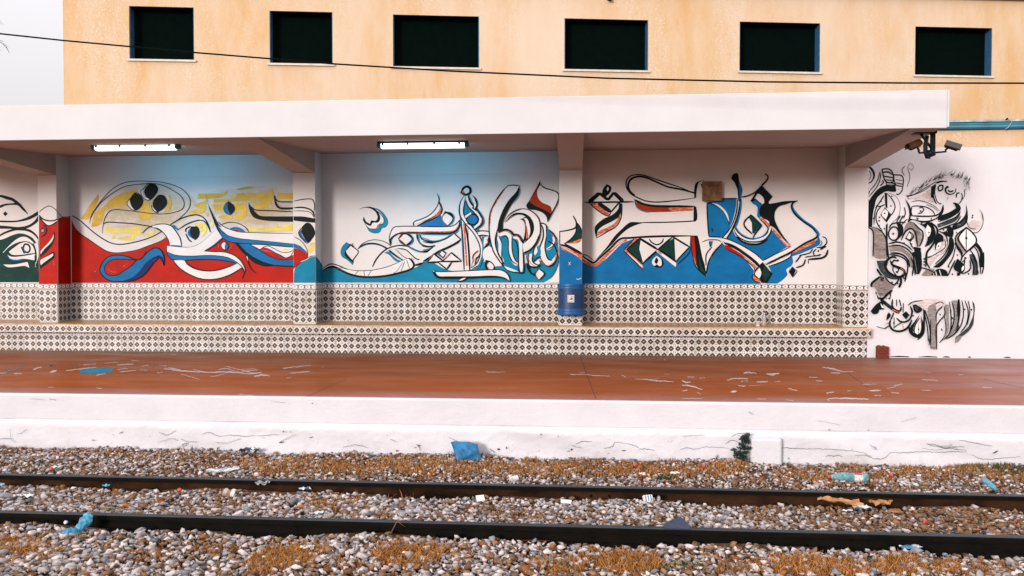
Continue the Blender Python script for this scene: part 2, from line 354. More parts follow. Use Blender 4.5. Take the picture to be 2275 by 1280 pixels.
class Painter:
    def __init__(s, plane, normal, start=0.002, step=0.00015):
        s.plane = plane; s.n = Vector(normal); s.d = start; s.step = step; s.mb = {}; s.order = []
        s.crop = CROPS[0]; s.clip = None; s.jit = 0.0; s.kw = 1.42
    def _emit(s, key, polys):
        if key not in s.mb: s.mb[key] = MB(); s.order.append(key)
        s.d += s.step
        for poly in polys:
            if s.clip: poly = [(min(max(u, s.clip[0]), s.clip[1]), v) for u, v in poly]
            s.mb[key].add([s.plane(u, v) + s.n * s.d for u, v in poly], [tuple(range(len(poly)))])
    def run(s, text):
        for line in text.replace(';', '\n').split('\n'):
            t = line.split()
            if not t: continue
            if t[0][0] == '@' and len(t) == 1: s.crop = CROPS[int(t[0][1:])]; continue
            op, col = t[0], t[1]; rest = t[2:]; wd = [0]
            if op[0] == 'L': wd = [float(x) for x in rest[0].split('/')]; rest = rest[1:]
            pts = []; sc = s.crop[2]
            for q in rest:
                if q[0] == '@': s.crop = CROPS[int(q[1:])]; continue
                a, b = q.split(','); ox, oy, k = s.crop
                pts.append((ox + float(a) / k, oy + float(b) / k))
            if op == 'F': s._emit(col, [pts])
            elif op == 'S': s._emit(col, [[tuple(p) for p in spline(pts, True)]])
            else:
                closed = op == 'LC'; c = spline(pts, closed); 
                if closed: c = c + [c[0]]
                c = np.array(c); n = len(c)
                if s.jit:                                  # ragged, broken line
                    f = np.linspace(0, n - 1, n * 3); c = np.stack([np.interp(f, range(n), c[:, 0]), np.interp(f, range(n), c[:, 1])], 1)
                    w_ = RNG.normal(0, s.jit, c.shape); w_[1:] += w_[:-1] * .6; w_[0] = w_[-1] = 0; c = c + w_ * np.array([.6, 1]); n = len(c)
                tg = np.gradient(c, axis=0); tg /= np.maximum(np.linalg.norm(tg, axis=1, keepdims=True), 1e-9)
                nr = np.stack([-tg[:, 1], tg[:, 0]], 1)
                wdt = np.interp(np.linspace(0, len(wd) - 1, n), range(len(wd)), wd) / sc / 2 * ((s.kw if max(wd) > 6.5 else 1 + (s.kw - 1) * .6) if col == 'K' else 1.0)
                if op == 'L' and len(wd) == 1: # a brush lifts at its ends
                    e = np.minimum(np.arange(n), np.arange(n)[::-1]) / max(n * 0.12, 1); wdt = wdt * np.clip(0.45 + e * 0.6, 0, 1)
                A, B = c + nr * wdt[:, None], c - nr * wdt[:, None]
                s._emit(col, [[tuple(A[i]), tuple(A[i + 1]), tuple(B[i + 1]), tuple(B[i])] for i in range(n - 1)])
    def flush(s, root, name, label=None, first=None):
        keys = list(s.order)
        if first in keys: keys.remove(first); keys.insert(0, first)
        main = None
        for k in keys:
            mb = s.mb[k]
            if main is None:
                main = mb.build(name, M['p' + k], root)
                if label: main['label'] = label
            else: mb.build(PAINT[k][0], M['p' + k], main, kind='stuff')
        return main

# ------------------------------------------------------------------ the murals, traced in picture coordinates of the crops above
BAY_A = '''
@1
S DG -20,735 60,700 150,665 240,660 320,690 380,740 412,800 412,1172 412,1172 -20,1172 -20,1172
L K 14/24/20/5 -40,262 20,266 70,282 130,300 200,350 250,400 296,456
S K -30,370 60,345 130,340 180,333 230,370 296,456 235,408 190,365 130,358 60,365 -10,392
F K 55,425 82,450 58,477 32,452
L K 14/12/22/26 -20,530 150,532 250,515 330,485 408,440
S K -30,572 100,582 200,590 300,570 370,520 408,455 408,520 350,572 280,605 200,618 100,610 -30,608
L K 12/16/18/10 -20,690 60,648 150,618 200,614 300,625 360,660 412,720
L W 28 -20,725 60,692 150,655 230,642 310,662 370,712 412,790
L K 8 -10,870 40,850 120,800 200,765 290,745 350,780
S W 30,860 120,765 200,705 270,695 340,740 385,800 395,870 330,900 300,790 240,755 170,790 100,840 50,868
S DG 20,880 100,800 190,752 290,742 350,775 378,830 380,880 250,860 90,880
S W 95,850 160,800 220,762 290,752 345,790 368,850 368,868 200,885 125,880
LC K 13 262,770 300,778 318,820 300,856 262,848 247,810
L B 20 232,800 265,868
L K 9 225,800 258,872
S W 75,872 130,900 250,890 365,870 366,940 250,925 170,935 110,922
L K 10 75,872 130,897 250,888 375,866
L B 9 78,880 110,930 170,945 250,935
S W 35,985 150,985 292,958 312,1020 262,1000 150,1012 80,1012
L W 34/26/10 385,760 400,840 395,920 375,1012
L K 11 350,760 380,860 382,960
L K 8 405,730 412,900 375,1010
'''
P1_FRONT = '''
@1
F R 405,462 460,545 510,582 560,562 615,520 615,1200 405,1200
S W 415,480 460,520 520,530 600,515 612,525 560,560 510,578 450,540
L K 6 410,437 450,402 510,370 560,385 615,437
L K 10 413,465 450,505 520,525 580,520 615,500
L K 10 410,480 460,542 510,578 560,562 615,522
L K 12 455,572 483,590 492,625 480,665 438,694
S K 428,620 450,596 474,625 452,657
S LG 440,612 466,620 458,644 438,636
S K 428,850 500,760 550,695 574,628 580,700 550,782 490,855 425,908
S W 432,842 500,768 550,704 566,662 562,715 530,765 470,822 430,878
S K 424,945 500,892 560,850 576,862 574,912 520,962 424,1032
S W 428,942 500,900 560,868 560,892 500,938 430,992
L O 5 560,940 575,990
'''
P1_SIDE = '''
@1
F R 605,500 640,490 740,492 775,545 775,1200 605,1200
L K 6 612,437 650,480 700,485 770,472
L K 5 612,520 650,493 740,490 775,545
'''
BAY_B = '''
@0
S S 190,500 215,455 250,428 300,412 365,408 425,435 445,480 420,520 340,540 250,528
S S 420,440 470,425 540,418 620,410 660,415 660,530 560,522 470,500
@1
S Y 870,480 960,340 1040,240 1040,300 980,420 930,510 850,500
S Y 960,595 1000,440 1080,390 1180,290 1280,240 1440,195 1450,230 1400,262 1400,310 1340,360 1120,412 1060,560
S Y 655,300 735,300 745,390 650,400
S Y 1480,320 1560,330 1580,400 1600,430 1590,490 1500,520 1475,510
S YL 1115,590 1300,612 1400,590 1470,585 1495,620 1480,660 1420,690 1420,722 1340,735 1240,720 1250,700 1380,680 1390,650 1250,655 1110,650
F YL 1175,690 1210,680 1212,715 1180,720
S YL 1530,670 1600,655 1615,622 1630,660 1610,690 1540,690
@2
S Y 480,240 700,235 790,208 770,250 700,285 470,296
S Y 880,190 1000,165 1100,163 1000,190 885,205
S Y 890,240 1200,222 1265,183 1262,300 1200,380 1080,390 1060,340 1180,322 1040,310 900,320 640,332 640,300 860,285
S Y 420,360 560,308 560,360 540,440 360,462 400,420 500,400
S Y 630,350 980,340 990,440 960,500 860,512 850,472 930,455 860,420 700,420 640,400
S Y 680,490 740,465 840,480 840,512 740,508
F Y 1305,235 1484,235 1484,300 1310,295
F Y 550,455 575,437 592,460 575,483; F YL 583,517 605,500 614,520 595,542; F YL 608,572 630,560 637,588 615,602
S YL 440,555 520,540 565,580 560,650 520,692 497,690 540,640 530,590 480,602
S YL 485,610 520,598 528,630 500,645
S YL 1005,580 1060,597 1240,597 1310,560 1312,600 1270,636 1010,638
F YL 1340,570 1484,558 1484,632 1280,632 1315,600
F YL 975,680 1060,670 1060,700 975,702
S Y 170,250 195,330 170,420 105,442 150,380
@1
S R 745,490 760,530 790,595 850,660 950,730 1050,800 1130,845 1220,862 1350,850 1450,830 1560,790 1700,735 @2 150,690 180,745 185,790 300,800 550,835 640,780 730,705 870,760 1100,770 1490,850 1490,850 1490,1178 1490,1178 @1 700,1178 700,1178
L K 7/8/6 765,472 830,510 900,570 980,640 1070,705 1150,750 1220,770 1290,772 1420,750 1560,710 1650,670 1707,635 @2 95,645
@1
L K 6 745,490 790,595 850,660 950,730 1050,800 1130,845 1220,862 1350,850 1450,830 1560,790 1700,735 @2 150,690
@2
F W 1015,768 1490,800 1490,880 1462,890 1400,915 1340,880 1260,845 1200,825 1130,825 1080,800
S R 1110,830 1180,805 1280,850 1380,920 1484,930 1484,960 1300,930
L K 6 1125,830 1170,800 1220,792 1280,820 1340,850 1400,860 1450,850 1484,825
L B 7 1130,835 1240,850 1340,895 1400,918
L K 6 1250,850 1340,890 1400,915 1450,895 1484,835
F YL 1355,835 1400,815 1440,830 1420,845
@1
L K 6 945,556 965,470 1020,380 1100,275 1200,180 1310,125 1420,108 1560,108 1700,118 @2 100,120 220,150 320,200 380,270 395,340 370,410 310,475 240,530 185,560
@1
L K 6 955,500 1000,420 1070,330 1180,240 1300,170 1420,145 1520,135 @2 -20,130 100,150 220,210 300,270 330,340 310,400 230,435 120,452 0,450 @1 1500,435 1300,412 1200,408 1150,430 1110,490 1090,560 1078,656
L K 8 1090,560 1130,540 1250,545 1400,555 1560,580 1640,600 1707,640
L K 7 1500,656 1560,600 1640,570 1707,558
@2
S W -5,580 100,560 190,580 250,640 290,720 302,795 240,795 180,785 160,720 110,650 50,605 0,596
L K 7 0,575 100,558 190,578 250,645 290,720 303,795
L K 7 0,596 60,610 120,660 160,720 182,785
L B 14 185,785 300,792
L K 5 185,795 300,800
@1
S W 1486,215 1510,190 1520,270 1580,292 1560,308 1515,285
S K 1580,135 1640,150 1662,200 1620,270 1595,300 1545,275 1520,215 1550,160
LC K 6 1570,132 1640,145 1664,200 1620,272 1570,308 1520,290 1488,220 1520,180
S W 1365,300 1380,340 1420,400 1405,412 1370,385 1345,342
S K 1430,232 1480,260 1507,320 1480,380 1425,408 1385,365 1375,300
LC K 6 1430,230 1482,258 1508,320 1480,382 1418,415 1370,385 1342,340 1380,285
@2
S W -20,365 40,425 20,436 -20,390
S K 75,250 125,265 150,340 110,400 50,436 10,390 0,330 40,270
L K 7 -15,360 -5,400 40,440 60,435
L K 7/9/6 185,565 300,500 420,465 490,468 550,510 590,580 605,645
L K 8 270,615 370,555 480,520 540,530 580,580 605,640
F B 195,575 225,568 275,620 262,627
S B 405,585 388,640 420,712 385,690 366,650
S K 412,585 452,592 478,650 450,708 420,715 395,660 400,600
L K 8 400,582 350,610 345,642; L K 8 345,660 378,722 408,748; L K 14 438,726 475,680 480,620 450,580
L K 5 290,800 400,802 480,775 560,718 672,608
S B 680,570 740,640 820,690 920,715 1030,725 1200,745 1484,768 1490,768 1490,805 1200,775 1000,765 860,757 780,737 720,690 685,625
S W 690,545 760,598 860,632 1000,648 1490,662 1490,662 1490,768 1490,768 1200,742 1030,724 900,712 800,680 735,625
S K 560,230 580,340 620,430 680,540 730,600 680,570 730,690 670,600 628,490 590,380
L K 6 690,535 720,570 800,610 900,640 1000,648 1484,662
L K 7 730,702 800,745 1000,768 1200,778 1484,806
L K 5 700,620 800,682 920,712 1030,724 1484,768
L K 6 720,565 780,545 840,540 920,560 980,600 1012,646
S B 808,606 860,590 920,600 975,642 940,642 900,622 850,625
S R 850,626 890,615 935,640
LC K 8 725,780 745,752 770,755 797,790 775,832 742,825
S W 725,780 745,754 765,758 770,800 755,828 738,815
S B 770,757 797,790 772,832 758,800
L O 6 690,760 700,820; L O 5 810,770 832,800 800,830
S W 150,790 290,803 400,803 480,776 560,718 672,608 730,702 640,782 545,845 640,850 760,855 860,890 930,950 972,1030 968,1072 935,1010 880,972 800,935 640,905 480,905 340,905 220,905 160,870
S B 150,850 240,885 400,897 560,890 700,895 800,915 880,955 945,1010 970,1075 925,1012 880,978 800,952 640,933 480,933 340,942 220,937 160,892
L K 7 150,790 150,860 165,895 220,937 340,942 480,933 640,933 800,952 880,978 930,1015 968,1072
L K 7 545,845 640,850 760,855 860,890 930,950 972,1030 975,1070
L K 6 150,850 240,886 400,897 560,890 700,895 800,915 880,957 940,1005
L B 9 545,842 640,782 732,704
L K 6 545,848 650,785 735,712
L K 10/4 940,1012 965,1060 946,1130
S W 222,942 340,945 370,985 450,1030 560,1052 680,1046 800,1010 885,975 940,1016 860,1070 760,1115 640,1142 520,1137 400,1096 300,1035 245,980
L K 8 222,942 245,980 300,1035 400,1096 520,1138 640,1142 760,1115 860,1070 940,1016
L K 9 340,945 370,985 450,1030 560,1052 680,1046 800,1010 885,975
F B 905,765 1020,770 1120,830 1240,900 1340,935 1490,930 1490,1003 1380,998 1280,990 1150,955 1060,905 980,850
F K 862,760 908,765 985,850 1060,905 1160,955 1280,990 1490,1000 1490,1014 1280,1002 1180,1007 1080,977 1000,910 930,842
L K 6 1020,770 1120,832 1240,902 1340,936 1490,930
L K 10/4 980,890 1005,960 1030,1020 1060,1055 1090,1076
S W 985,895 1000,905 1003,950
S K 1012,328 1030,380 1060,415 1120,468 1220,478 1490,478 1490,478 1490,535 1490,535 1300,530 1150,517 1070,492 1030,440 1012,380
L K 7 1030,372 1070,408 1200,416 1490,430
L K 8 1280,255 1290,290 1320,320 1400,326 1490,325
S K 1278,255 1290,308 1310,350 1340,380 1490,384 1490,402 1350,404 1306,380 1284,330
S K 800,320 850,360 862,410 820,462 790,420 780,360
S B 795,325 790,390 818,460 770,438 752,400 772,352
L K 6 800,320 765,355 750,400 772,442 818,464
@1
S B 1470,935 1330,897 1210,888 1130,915 1080,975 1058,1040 1085,1100 1160,1155 1260,1165 1400,1155 1500,1110 1560,1050 1620,970 1670,920 @2 60,905 100,920 120,1000 122,930 105,860 60,815 10,815 @1 1560,855
S DB 1300,1158 1400,1120 1480,1050 1540,970 1620,912 1690,890 @2 60,890 105,905 118,985 60,908 0,970 @1 1560,1050 1500,1110 1400,1157
S R 1445,940 1300,930 1200,935 1140,965 1108,1020 1125,1080 1180,1102 1240,1095 1300,1060 1400,990
LC K 8 1470,935 1330,897 1210,888 1130,915 1080,975 1058,1040 1085,1100 1160,1155 1260,1165 1400,1155 1500,1110 1560,1050 1620,970 1670,920 @2 60,905 100,920 120,1000 122,930 105,860 60,815 10,815 @1 1560,855
LC K 7 1445,940 1300,930 1200,935 1140,965 1108,1020 1125,1080 1180,1102 1240,1095 1300,1060 1400,990
L K 6 1470,935 1520,895 1542,845
L O 6 1140,1030 1180,1060 1240,1065; L O 5 1000,1065 1025,1050; L O 5 1300,1010 1350,975
'''
P2_FRONT = '''
@3
S YL 215,800 240,760 282,750 270,830 235,870 210,850
S R 55,812 130,825 190,850 207,905 130,960 55,1035 55,1035
F B 55,762 130,790 195,850 198,868 130,826 55,808
L K 6 62,692 130,730 180,790 205,850 207,910
S T 70,1035 110,985 180,940 240,908 300,903 300,903 300,1178 300,1178 62,1178 62,1178
L K 6 70,1020 100,990 180,930 240,900 300,895
L W 6 130,958 180,938 240,905
L K 7 55,318 150,300 240,295 265,310 280,370 270,440
L K 11 55,388 150,384 220,400 260,430 282,480
L K 6 55,420 200,425 250,450 282,505
S K 50,478 160,480 285,502 285,546 160,535 50,522
S B 150,610 143,665 205,750 180,746 116,660
S K 200,552 240,570 280,650 250,712 208,757 175,710 142,640 160,590
LC K 7 200,550 242,568 281,650 250,714 205,760 178,745 112,658 150,595
'''
P2_SIDE = '''
@3
F T 284,900 330,960 372,1035 372,1178 284,1178
L K 7 284,896 330,956 372,1030
'''
BAY_C = '''
@3
S T 360,1050 430,1015 490,1010 560,1045 650,1085 760,1110 900,1115 1050,1100 1180,1070 1310,1030 1400,985 1450,935 @4 30,925 100,960 250,1040 420,1050 560,990 700,940 860,960 1000,1040 1100,960 1250,940 1330,880 1420,850 1432,950 1390,1060 1330,1140 1270,1176 1270,1176 @3 360,1176 360,1176
L K 8 360,1032 430,985 470,980 540,1000 620,1035 700,1050 820,1052 930,1040 1050,1010 1150,970 1250,922
S W 1250,925 1290,920 1322,990 1300,1030 1180,1066 1050,1095 900,1110 760,1105 640,1075 560,1035 620,1037 700,1052 820,1054 930,1042 1050,1012 1150,972
L K 16 360,1052 430,1015 490,1012 560,1047 650,1087 760,1113 900,1117 1050,1102 1180,1072 1300,1032 1327,990 1300,940 1270,918
L K 5 740,1055 705,1090; L K 5 800,1052 805,1105; L T 8 880,1050 840,1108; L K 5 1230,950 1190,1058; L K 5 1250,935 1280,1030; L T 6 1210,960 1150,1050 1100,1085; L T 7 520,1022 610,1022
S T 615,748 650,770 700,800 640,860 660,920 692,950 680,992 620,935 570,905 553,850 575,790
S K 655,768 700,790 625,850 645,910 690,945 688,965 640,935 598,885 603,840
S W 668,785 735,845 725,880 683,930 640,895 612,840
L K 7 640,770 735,838 740,860 685,935; L O 7 668,782 612,838; L K 9/4 655,780 675,775 686,762
L K 4 740,870 690,940 680,990
S T 850,380 950,400 1020,460 1056,540 1030,592 990,605 968,645 920,658 860,640 825,585 870,615 940,605 960,570 1012,550 1005,480 930,405
S W 860,390 930,405 1000,480 1008,550 950,570 935,605 880,612 835,588 800,520 860,570 890,540 950,530 965,480 920,420
S K 735,412 800,382 880,380 940,420 972,490 952,540 892,547 872,577 828,562 790,520 800,482 820,530 862,556 878,522 922,526 944,490 920,430 860,393 800,388
L K 6 880,388 960,440 1010,505 1000,555 950,570 930,607 880,612 840,595 805,545
L O 6 990,535 952,573 928,605 860,608
L T 16 755,808 830,772 930,772 1020,802 1100,862 1180,922 1220,942
L K 6 735,822 780,770 850,735 920,725 1000,740 1060,770 1085,797
L K 10 735,822 800,776 880,762 960,775 1040,820 1120,885 1200,938
S T 1010,862 1060,850 1110,900 1160,935 1205,948 1150,957 1110,930 1060,880
L W 40 1040,830 1120,800 1200,800 1280,840 1360,895 1440,900 1530,830
L K 10 888,1012 930,930 1000,850 1080,805 1180,785 1260,797
L K 5 1130,820 1230,910 1330,930
L K 13 1260,790 1330,830 1400,850 1480,845 1552,788
L K 8 1150,815 1240,830 1300,880 1350,925 1420,942
L K 16 1330,995 1400,975 1450,930 1540,870
S W 1075,760 1070,680 1110,602 1160,587 1330,585 1720,592 1720,655 1300,648 1180,655 1110,680
L T 14 1088,775 1087,730 1115,690 1155,667; L T 8 1155,665 1300,660 1707,665
L K 7 1085,792 1070,740 1075,670 1110,600 1160,585 1330,583 1720,590
L K 11 1085,770 1082,720 1122,680 1182,655 1300,648 1720,655
L O 6 1130,665 1200,643 1400,643 1600,652
S T 1230,648 1290,668 1328,730 1275,788 1200,772 1163,720 1190,668
S K 1215,653 1290,673 1314,725 1257,787 1190,752 1158,710
S W 1225,668 1295,705 1300,725 1245,775 1172,720
L O 7 1218,670 1172,715 1240,775
L K 12 1355,660 1368,720 1408,775 1480,797 1552,790; L T 12 1370,665 1390,760 1440,800
L K 13 1385,665 1410,712 1480,742 1560,747 1640,722 1720,685
L T 10 1395,690 1480,755 1560,760
L T 11 1270,802 1340,838 1430,850
S B 1365,582 1450,545 1560,500 1602,460 1665,545 1690,582
S K 1585,300 1625,380 1622,440 1560,495 1480,533 1375,578 1355,578 1440,528 1540,475 1600,415
S O 1602,365 1616,400 1600,455 1550,488 1470,522 1550,470
S W 1580,330 1600,370 1590,420 1540,470 1460,512 1345,560 1325,545 1345,530 1400,512 1480,472 1540,422
L K 8 1570,238 1592,290 1582,350 1540,420 1480,472 1400,510 1340,530 1320,555 1330,582
@4
S W -20,592 250,590 330,578 385,520 375,580 300,640 -20,640
L O 14 0,640 280,640 350,615 378,560
L K 8 -20,588 250,586 320,575 360,550 386,515
L K 13 -20,655 150,655 280,655 340,635 380,590 386,525
L T 11 -20,670 280,670 350,652 380,610
S T 235,428 300,440 332,490 310,552 270,577
S K 232,422 262,433 300,445 322,500 300,545 262,580 205,520 200,485
S W 245,445 308,495 298,530 260,572 212,520 210,485
L O 7 235,450 203,490 213,525 258,575
S W 330,660 400,722 300,790 180,850 90,905 -10,965 -60,960 0,900 130,790 100,760 230,722
L T 10 0,702 100,737 200,722 300,672
L K 16 398,722 350,760 260,807 160,852 90,902 0,952
L K 9 330,658 230,720 100,757 0,745; L K 9 328,658 398,722
L K 9 -10,790 60,800 132,783; L T 11 0,832 60,822 128,792; L K 7 -10,845 50,838 110,800
F W 115,872 210,945 50,960; F W 300,862 400,945 215,945
L K 12 48,962 115,873 210,946 300,862 402,946; L K 13 45,963 408,950
L O 7 62,932 112,882; L O 7 215,935 295,870
S T 200,828 248,860 212,922 148,880
F K 200,828 243,865 213,920 162,880
F W 200,845 235,870 212,906 177,876
L O 5 195,848 176,876 205,902
F W 160,962 300,962 250,1032; L O 8 165,965 248,1028; L K 11 158,960 250,1036 302,960
S T 475,300 590,620 560,640 480,560 395,520 430,330
F W 400,500 470,545 485,1048 432,1048
L T 14 392,330 380,420 396,500 412,700 430,1040
L K 9 398,470 400,510 420,700 438,1048
F O 420,540 443,560 472,1000 455,1000 432,700
S W 480,600 550,690 610,800 590,880 530,940 500,1030 486,900
L K 15 443,560 470,700 487,900 492,1042
S K 475,153 512,190 500,242 442,262 392,232 420,172
S W 455,178 486,196 482,226 446,242 425,205
F O 416,200 450,242 415,236
L W 42 437,262 412,330 408,420 440,520 520,610 580,690 622,790 620,900 580,980 500,1032
L K 9 436,258 395,330 385,420 400,490 450,560 520,640 570,720 600,800 598,900 560,980 490,1032
L K 10 458,295 432,370 432,460 480,540 540,612 600,700 642,800 635,920 590,990 520,1028
L O 7 590,685 628,790 622,930
L W 42 462,262 490,360 560,430 608,500 600,560 540,602
L T 14 480,250 512,330 570,400 632,495 632,560 575,612
L K 13 470,248 500,330 560,402 620,490 625,550 570,602 540,622
L K 9 450,300 480,380 540,440 585,500 570,550 520,572 460,552
L O 8 600,475 620,515 600,570
S B 455,500 515,455 570,490 577,530 520,556 465,535
LC K 11 455,515 500,460 560,470 582,520 545,565 490,555
F W 440,470 500,433 512,455 450,502
L K 6 440,470 500,433; L K 6 450,502 512,455
S K 513,252 560,290 577,350 562,425 515,392 545,350 545,300
S W 538,338 550,318 560,360 540,402
L K 12 525,935 532,890 582,840; L O 9 520,965 540,890 588,842; L K 7 545,985 560,930 592,890
S T 620,690 720,690 720,780 660,850 600,1010 560,1040 620,880
L W 38 580,662 630,655 700,668
L K 8 560,640 620,630 692,635; L O 9 565,648 620,635 692,642; L K 9 580,682 640,677 705,692
S W 650,700 690,690 680,760 640,800 640,740
L K 16 690,700 692,760 662,800 640,860; L O 8 670,712 682,750 648,785
S W 640,830 700,790 740,830 790,930 830,1000 720,1000 640,930
S T 660,935 720,955 750,1010 720,1065 650,1030
S W 700,952 746,1000 742,1030 722,1066 690,1030 676,990
S K 660,935 700,955 680,1000 695,1040 722,1066 655,1022
L K 8 665,940 730,972 750,1010 722,1066; L O 8 692,962 678,1000 718,1056
S W 885,160 1012,160 1000,205 900,310 850,410 805,560 772,640 768,760 800,900 880,1030 800,960 740,850 706,700 700,560 740,400 800,270
L K 10 900,153 840,212 770,312 710,440 697,560 705,700 740,840 800,940 872,1032
L O 9 868,186 788,306 722,435 706,580
L K 8 885,158 950,150 1016,160
S K 1014,160 1018,185 1000,260 940,340 880,445 842,540 832,622 778,642 800,520 855,385 925,290 985,215
L T 7 1022,190 1005,260 945,345
S T 780,680 960,690 1050,760 1060,1070 1000,1060 900,1050 840,960 780,860
L W 34 790,690 812,760 815,880 850,985
L K 11 775,640 762,740 778,830 822,925 860,985
L W 40 800,680 870,655 918,700 920,860 965,965 1010,985
L K 15 795,652 860,618 920,635 962,690
L O 8 805,655 870,635 920,658
L K 8 800,690 830,760 830,900 850,1000; L K 8 825,705 870,687 897,722 902,850 940,950 1000,987; L K 8 937,690 942,850 982,950 1050,978
S T 832,745 870,722 893,760 893,900 932,992 870,982 842,900
L W 38 950,700 1010,710 1032,800 1032,950 1037,1062
L K 15 940,672 1000,677 1040,730 1062,772
L O 8 950,688 1000,694 1038,752; L K 9 945,712 988,760 1006,880 1010,1050 1036,1080 1062,1060 1056,900 1050,780
S W 850,1000 940,1030 1012,1062 900,1052
L K 7 830,960 870,1030 930,1060 1020,1077
S T 865,955 935,988 928,1008 880,1002
S W 865,530 910,475 990,425 1070,405 1150,435 1212,505 1232,600 1218,700 1158,800 1060,862 1055,768 1125,690 1160,600 1135,515 1070,462 990,455
S K 860,540 950,452 1050,443 1130,488 1170,580 1152,672 1090,742 1050,772 1120,680 1142,590 1110,512 1040,463 960,468
L K 7 858,542 900,470 980,415 1070,400 1150,430 1215,500 1235,600 1220,700 1160,800 1060,864
L T 10 1060,880 1130,848 1190,790; L K 15 1058,866 1130,832 1190,762 1232,665
S W 1050,500 1090,500 1120,550 1135,640 1110,710 1080,740 1085,620
S K 1018,505 1068,508 1090,580 1106,720 1055,742 1076,620 1060,532
S O 1062,512 1090,570 1108,700 1088,716 1086,600
L K 8 1050,500 1090,493 1120,540 1136,640 1115,705
S W 1235,150 1280,180 1360,205 1415,230 1428,270 1412,330 1350,440 1250,380 1200,230
S K 1236,103 1234,152 1180,220 1130,290 1115,320 1088,365 1110,402 1180,412 1260,442 1302,490 1308,545 1352,460 1340,430 1250,380 1140,340 1124,312 1172,230
S DR 1226,155 1202,222 1216,290 1260,336 1330,366 1357,400 1350,452 1280,412 1180,367 1122,325 1142,280 1182,220
S W 1228,155 1280,185 1360,210 1412,232 1424,270 1408,330 1358,425 1340,368 1262,332 1220,288 1208,222
L K 8 1234,148 1280,180 1360,205 1415,230 1430,270 1415,330 1370,420 1308,535
S T 1290,590 1350,640 1410,760 1410,900 1330,1000 1240,900
S W 1245,560 1290,570 1300,640 1290,760 1300,880 1340,950 1390,900 1405,830 1400,930 1360,985 1310,1002 1255,950 1228,870 1245,760 1265,660
L K 8 1230,560 1260,550 1290,570 1310,600; L K 11 1240,560 1262,600 1266,700 1232,800 1226,880 1260,960 1310,1002 1370,982 1405,900 1412,830
L K 9 1295,580 1302,680 1285,780 1292,860 1320,930 1362,942; L O 8 1228,890 1262,965 1310,1003
S B 1312,622 1350,655 1366,720 1322,772 1302,700
L W 26 1370,690 1382,740 1350,800 1300,830
L K 8 1310,610 1370,660 1397,720 1372,790 1300,832; L O 7 1350,655 1393,725 1365,790
L K 5 1350,650 1400,700 1414,760 1390,802; L K 10 1310,737 1370,772 1405,840 1400,900
S T 1320,872 1360,852 1370,900 1330,930; L O 8 1407,855 1392,940 1320,1002
S T 1090,880 1160,830 1230,780 1240,880 1200,930 1160,1000 1110,980
S W 1120,880 1150,870 1150,960 1230,1000 1140,1000 1112,960
L K 11 1115,870 1110,940 1122,1002 1190,1012 1240,992; L O 8 1104,880 1128,965 1190,1008
S W 1165,850 1195,790 1205,850 1180,890
L K 9 1192,760 1160,870 1162,960 1230,1002; L K 8 1160,960 1200,920 1245,900; S W 1175,965 1215,930 1235,970 1210,985
S K 1090,970 1115,1000 1140,1070 1185,1085 1185,1110 1130,1080 1095,1020
S K 1222,1028 1180,1070 1185,1110 1222,1148 1245,1130 1198,1078
S W 1225,1035 1272,1075 1266,1102 1222,1142 1190,1090
L K 8 1222,1030 1275,1075 1268,1102 1222,1146; L O 8 1210,1048 1190,1090 1216,1138
S W 110,1040 140,1058 250,1060 500,1050 800,1040 860,1060 900,1100 917,1162 860,1122 780,1107 500,1110 170,1112 130,1090
L K 7 110,1040 140,1058 250,1060 500,1050 800,1040 860,1060 900,1100 917,1162
L K 20/18/6 118,1060 135,1095 170,1120 260,1122 500,1120 760,1112 850,1128 914,1162
S W 465,1122 430,1152 365,1167 410,1135; L K 7 468,1118 430,1150 360,1166
S W 1434,990 1402,1070 1345,1145 1295,1176 1295,1176 1436,1176 1436,1176
L K 6 1426,880 1430,960 1395,1060 1335,1142
'''
P3_FRONT = '''
@5
F B 55,782 150,830 300,925 300,1200 55,1200
S O 72,795 160,822 300,885 300,945 200,872 90,828
L W 6 90,805 180,850 260,900
L K 15 55,772 150,800 230,842 300,875
L K 12 110,765 200,812 300,868
S DG 238,540 270,575 300,640 300,705 220,742 120,766 190,712 232,640
L K 9/14/8 206,473 235,530 240,570 228,600 150,625 55,640; L K 7 64,640 64,778
L K 10 238,555 235,640 190,710 115,767; L K 9 238,540 275,585 300,645
S O 300,708 270,752 200,764 145,762 230,735
L W 7 240,1138 265,1140 292,1125; L W 4 155,960 180,990; L W 4 180,955 155,995
'''
